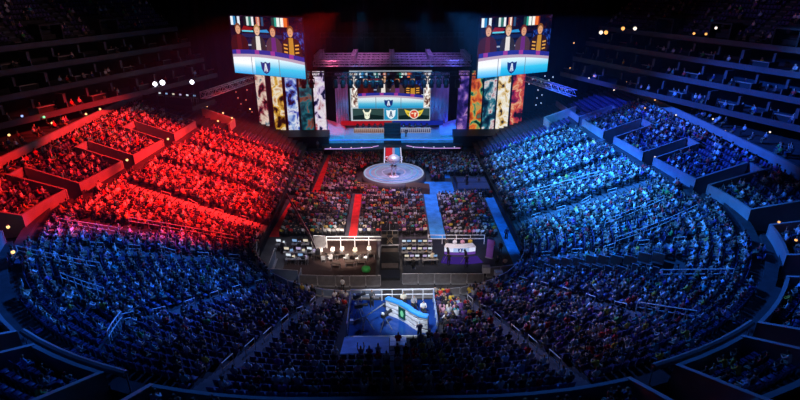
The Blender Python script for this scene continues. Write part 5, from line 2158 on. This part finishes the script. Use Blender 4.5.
KR, KB = 1.65e5, 1.6e5
CR, CB = (1.0, .018, .016), (.03, .26, 1.0)
for y, k in ((57, .6), (62.5, 1.0), (70, 1.15), (79, 1.15), (86, .6)):
    spot('red_wash', (-5, min(y + 8, 80), 31), (-24, y, 4.5), KR * k, CR, 33, .5)
    spot('blue_wash', (6, min(y + 8, 80), 31), (24.5, y, 4.5), KB * k, CB, 33, .5)
spot('red_wash', (2, 66, 30), (-25, 54, 5), 1.0e5, CR, 22, .5)
spot('blue_wash', (-2, 66, 30), (26, 50, 5), 1.0e5, CB, 32, .7)
# the whole upper tiers
spot('red_upper_wash', (-4, 74, 34), (-35.5, 71, 8.5), 2.8e5, CR, 30, .45)
spot('red_upper_wash', (2, 66, 34), (-36, 51, 9.5), 2.4e5, CR, 25, .5)
spot('blue_upper_wash', (4, 74, 34), (38, 68, 9.5), 1.9e5, (.015, .13, 1.0), 44, .6)
spot('blue_far_rows', (4, 74, 33), (35, 89, 9), 1.3e5, (.02, .08, 1.0), 18, .6)
# dim blue over the near stand
spot('near_wash', (-6, 66, 34), (-24, 37.5, 6), 1.0e5, (.018, .17, 1.0), 37, .6)
spot('near_wash', (6, 66, 34), (25, 41, 6), 0.9e5, (.018, .17, 1.0), 46, .8)
spot('near_wash_low', (-4, 60, 36), (-18, 31, 6), 3.6e4, (.025, .19, 1.0), 54, .8)
spot('near_wash_low', (4, 60, 36), (18, 31, 6), 3.6e4, (.025, .19, 1.0), 54, .8)
spot('near_neutral', (2, 60, 36), (11, 34, 5), 1.6e4, (.9, .6, .6), 30, .8)
spot('near_neutral', (0, 60, 36), (-8, 33, 5), 0.5e4, (.9, .55, .5), 30, .8)
# floor audience
spot('floor_wash', (-7, 62, 36), (-9, 74, 0), 3.5e4, (1.0, .2, .3), 40, .7)
spot('floor_wash', (0, 58, 36), (0.4, 66, 0), 2.6e4, (.9, .55, .9), 42, .7)
spot('floor_wash', (8, 62, 36), (10, 74, 0), 4.0e4, (.16, .36, 1.0), 40, .7)
spot('aisle_wash', (14, 40, 36), (14, 58, 0), 5.0e4, (.03, .3, 1.0), 14, .5)
# stage
spot('stage_front', (-4, 80, 26), (-6, 98, 1.5), 6.0e4, (.02, .40, 1.0), 34, .6)
spot('stage_front', (5, 80, 26), (7, 98, 1.5), 6.0e4, (.01, .30, 1.0), 34, .6)
spot('drape_light', (-10, 90, 20), (-11.5, 103, 7), 2.6e3, (1.0, .16, .35), 30, .7)
spot('drape_light', (11, 90, 20), (12.5, 103, 7), 3.5e3, (.12, .14, 1.0), 30, .7)
spot('ramp_light', (-8, 92, 12), (-12, 100, 2.5), 1.0e4, (1.0, .005, .01), 40, .7)
spot('ramp_light', (9, 92, 12), (13, 100, 2.5), 1.6e4, (.02, .06, 1.0), 40, .7)
spot('roof_light', (-5, 88, 34), (-6, 99, 16), 1.0e4, (.8, .2, .7), 40, .7)
spot('roof_light', (6, 88, 34), (7, 99, 16), 1.0e4, (.35, .16, 1.0), 40, .7)
spot('trophy_light', (0, 66, 34), (SX, 77, 1), 2.6e4, (.75, .88, 1.0), 20, .6)
# decks
spot('worker_light', (-5.4, 46.5, 11), (-5.2, 53.5, 1), 2.2e4, (1.0, .84, .70), 44, .8, .3)
spot('deck_light', (-10, 46, 14), (-10, 53, 1), 3.0e3, (.8, .8, 1.0), 50, .8, .3)
spot('deck_light', (3.5, 45, 13), (4, 53, 1), 5.0e3, (1.0, .78, .62), 46, .8, .3)
spot('show_light', (8, 46, 12), (8.3, 53.5, 1.5), 4.0e3, (.75, .7, 1.0), 40, .8, .3)
spot('barrier_light', (0, 34, 20), (0, 48, 1), 0.7e4, (1.0, .8, .72), 60, .8, .3)
spot('platform_light', (0, 28, 16), (1.5, 36, 5), 1.2e4, (.75, .85, 1.0), 40, .7, .3)
spot('suite_light', (-10, 66, 38), (-48, 72, 17), 0.7e4, (.8, .4, .45), 50, .7)
spot('suite_light', (10, 66, 38), (50, 72, 17), 0.7e4, (.4, .3, 1.0), 50, .7)
spot('upper_light', (20, 60, 40), (60, 60, 25), 9.0e4, (.05, .25, 1.0), 40, .7)
S.cycles.max_bounces = 4
S.cycles.diffuse_bounces = 2
S.cycles.glossy_bounces = 2
S.cycles.sample_clamp_indirect = 3.0
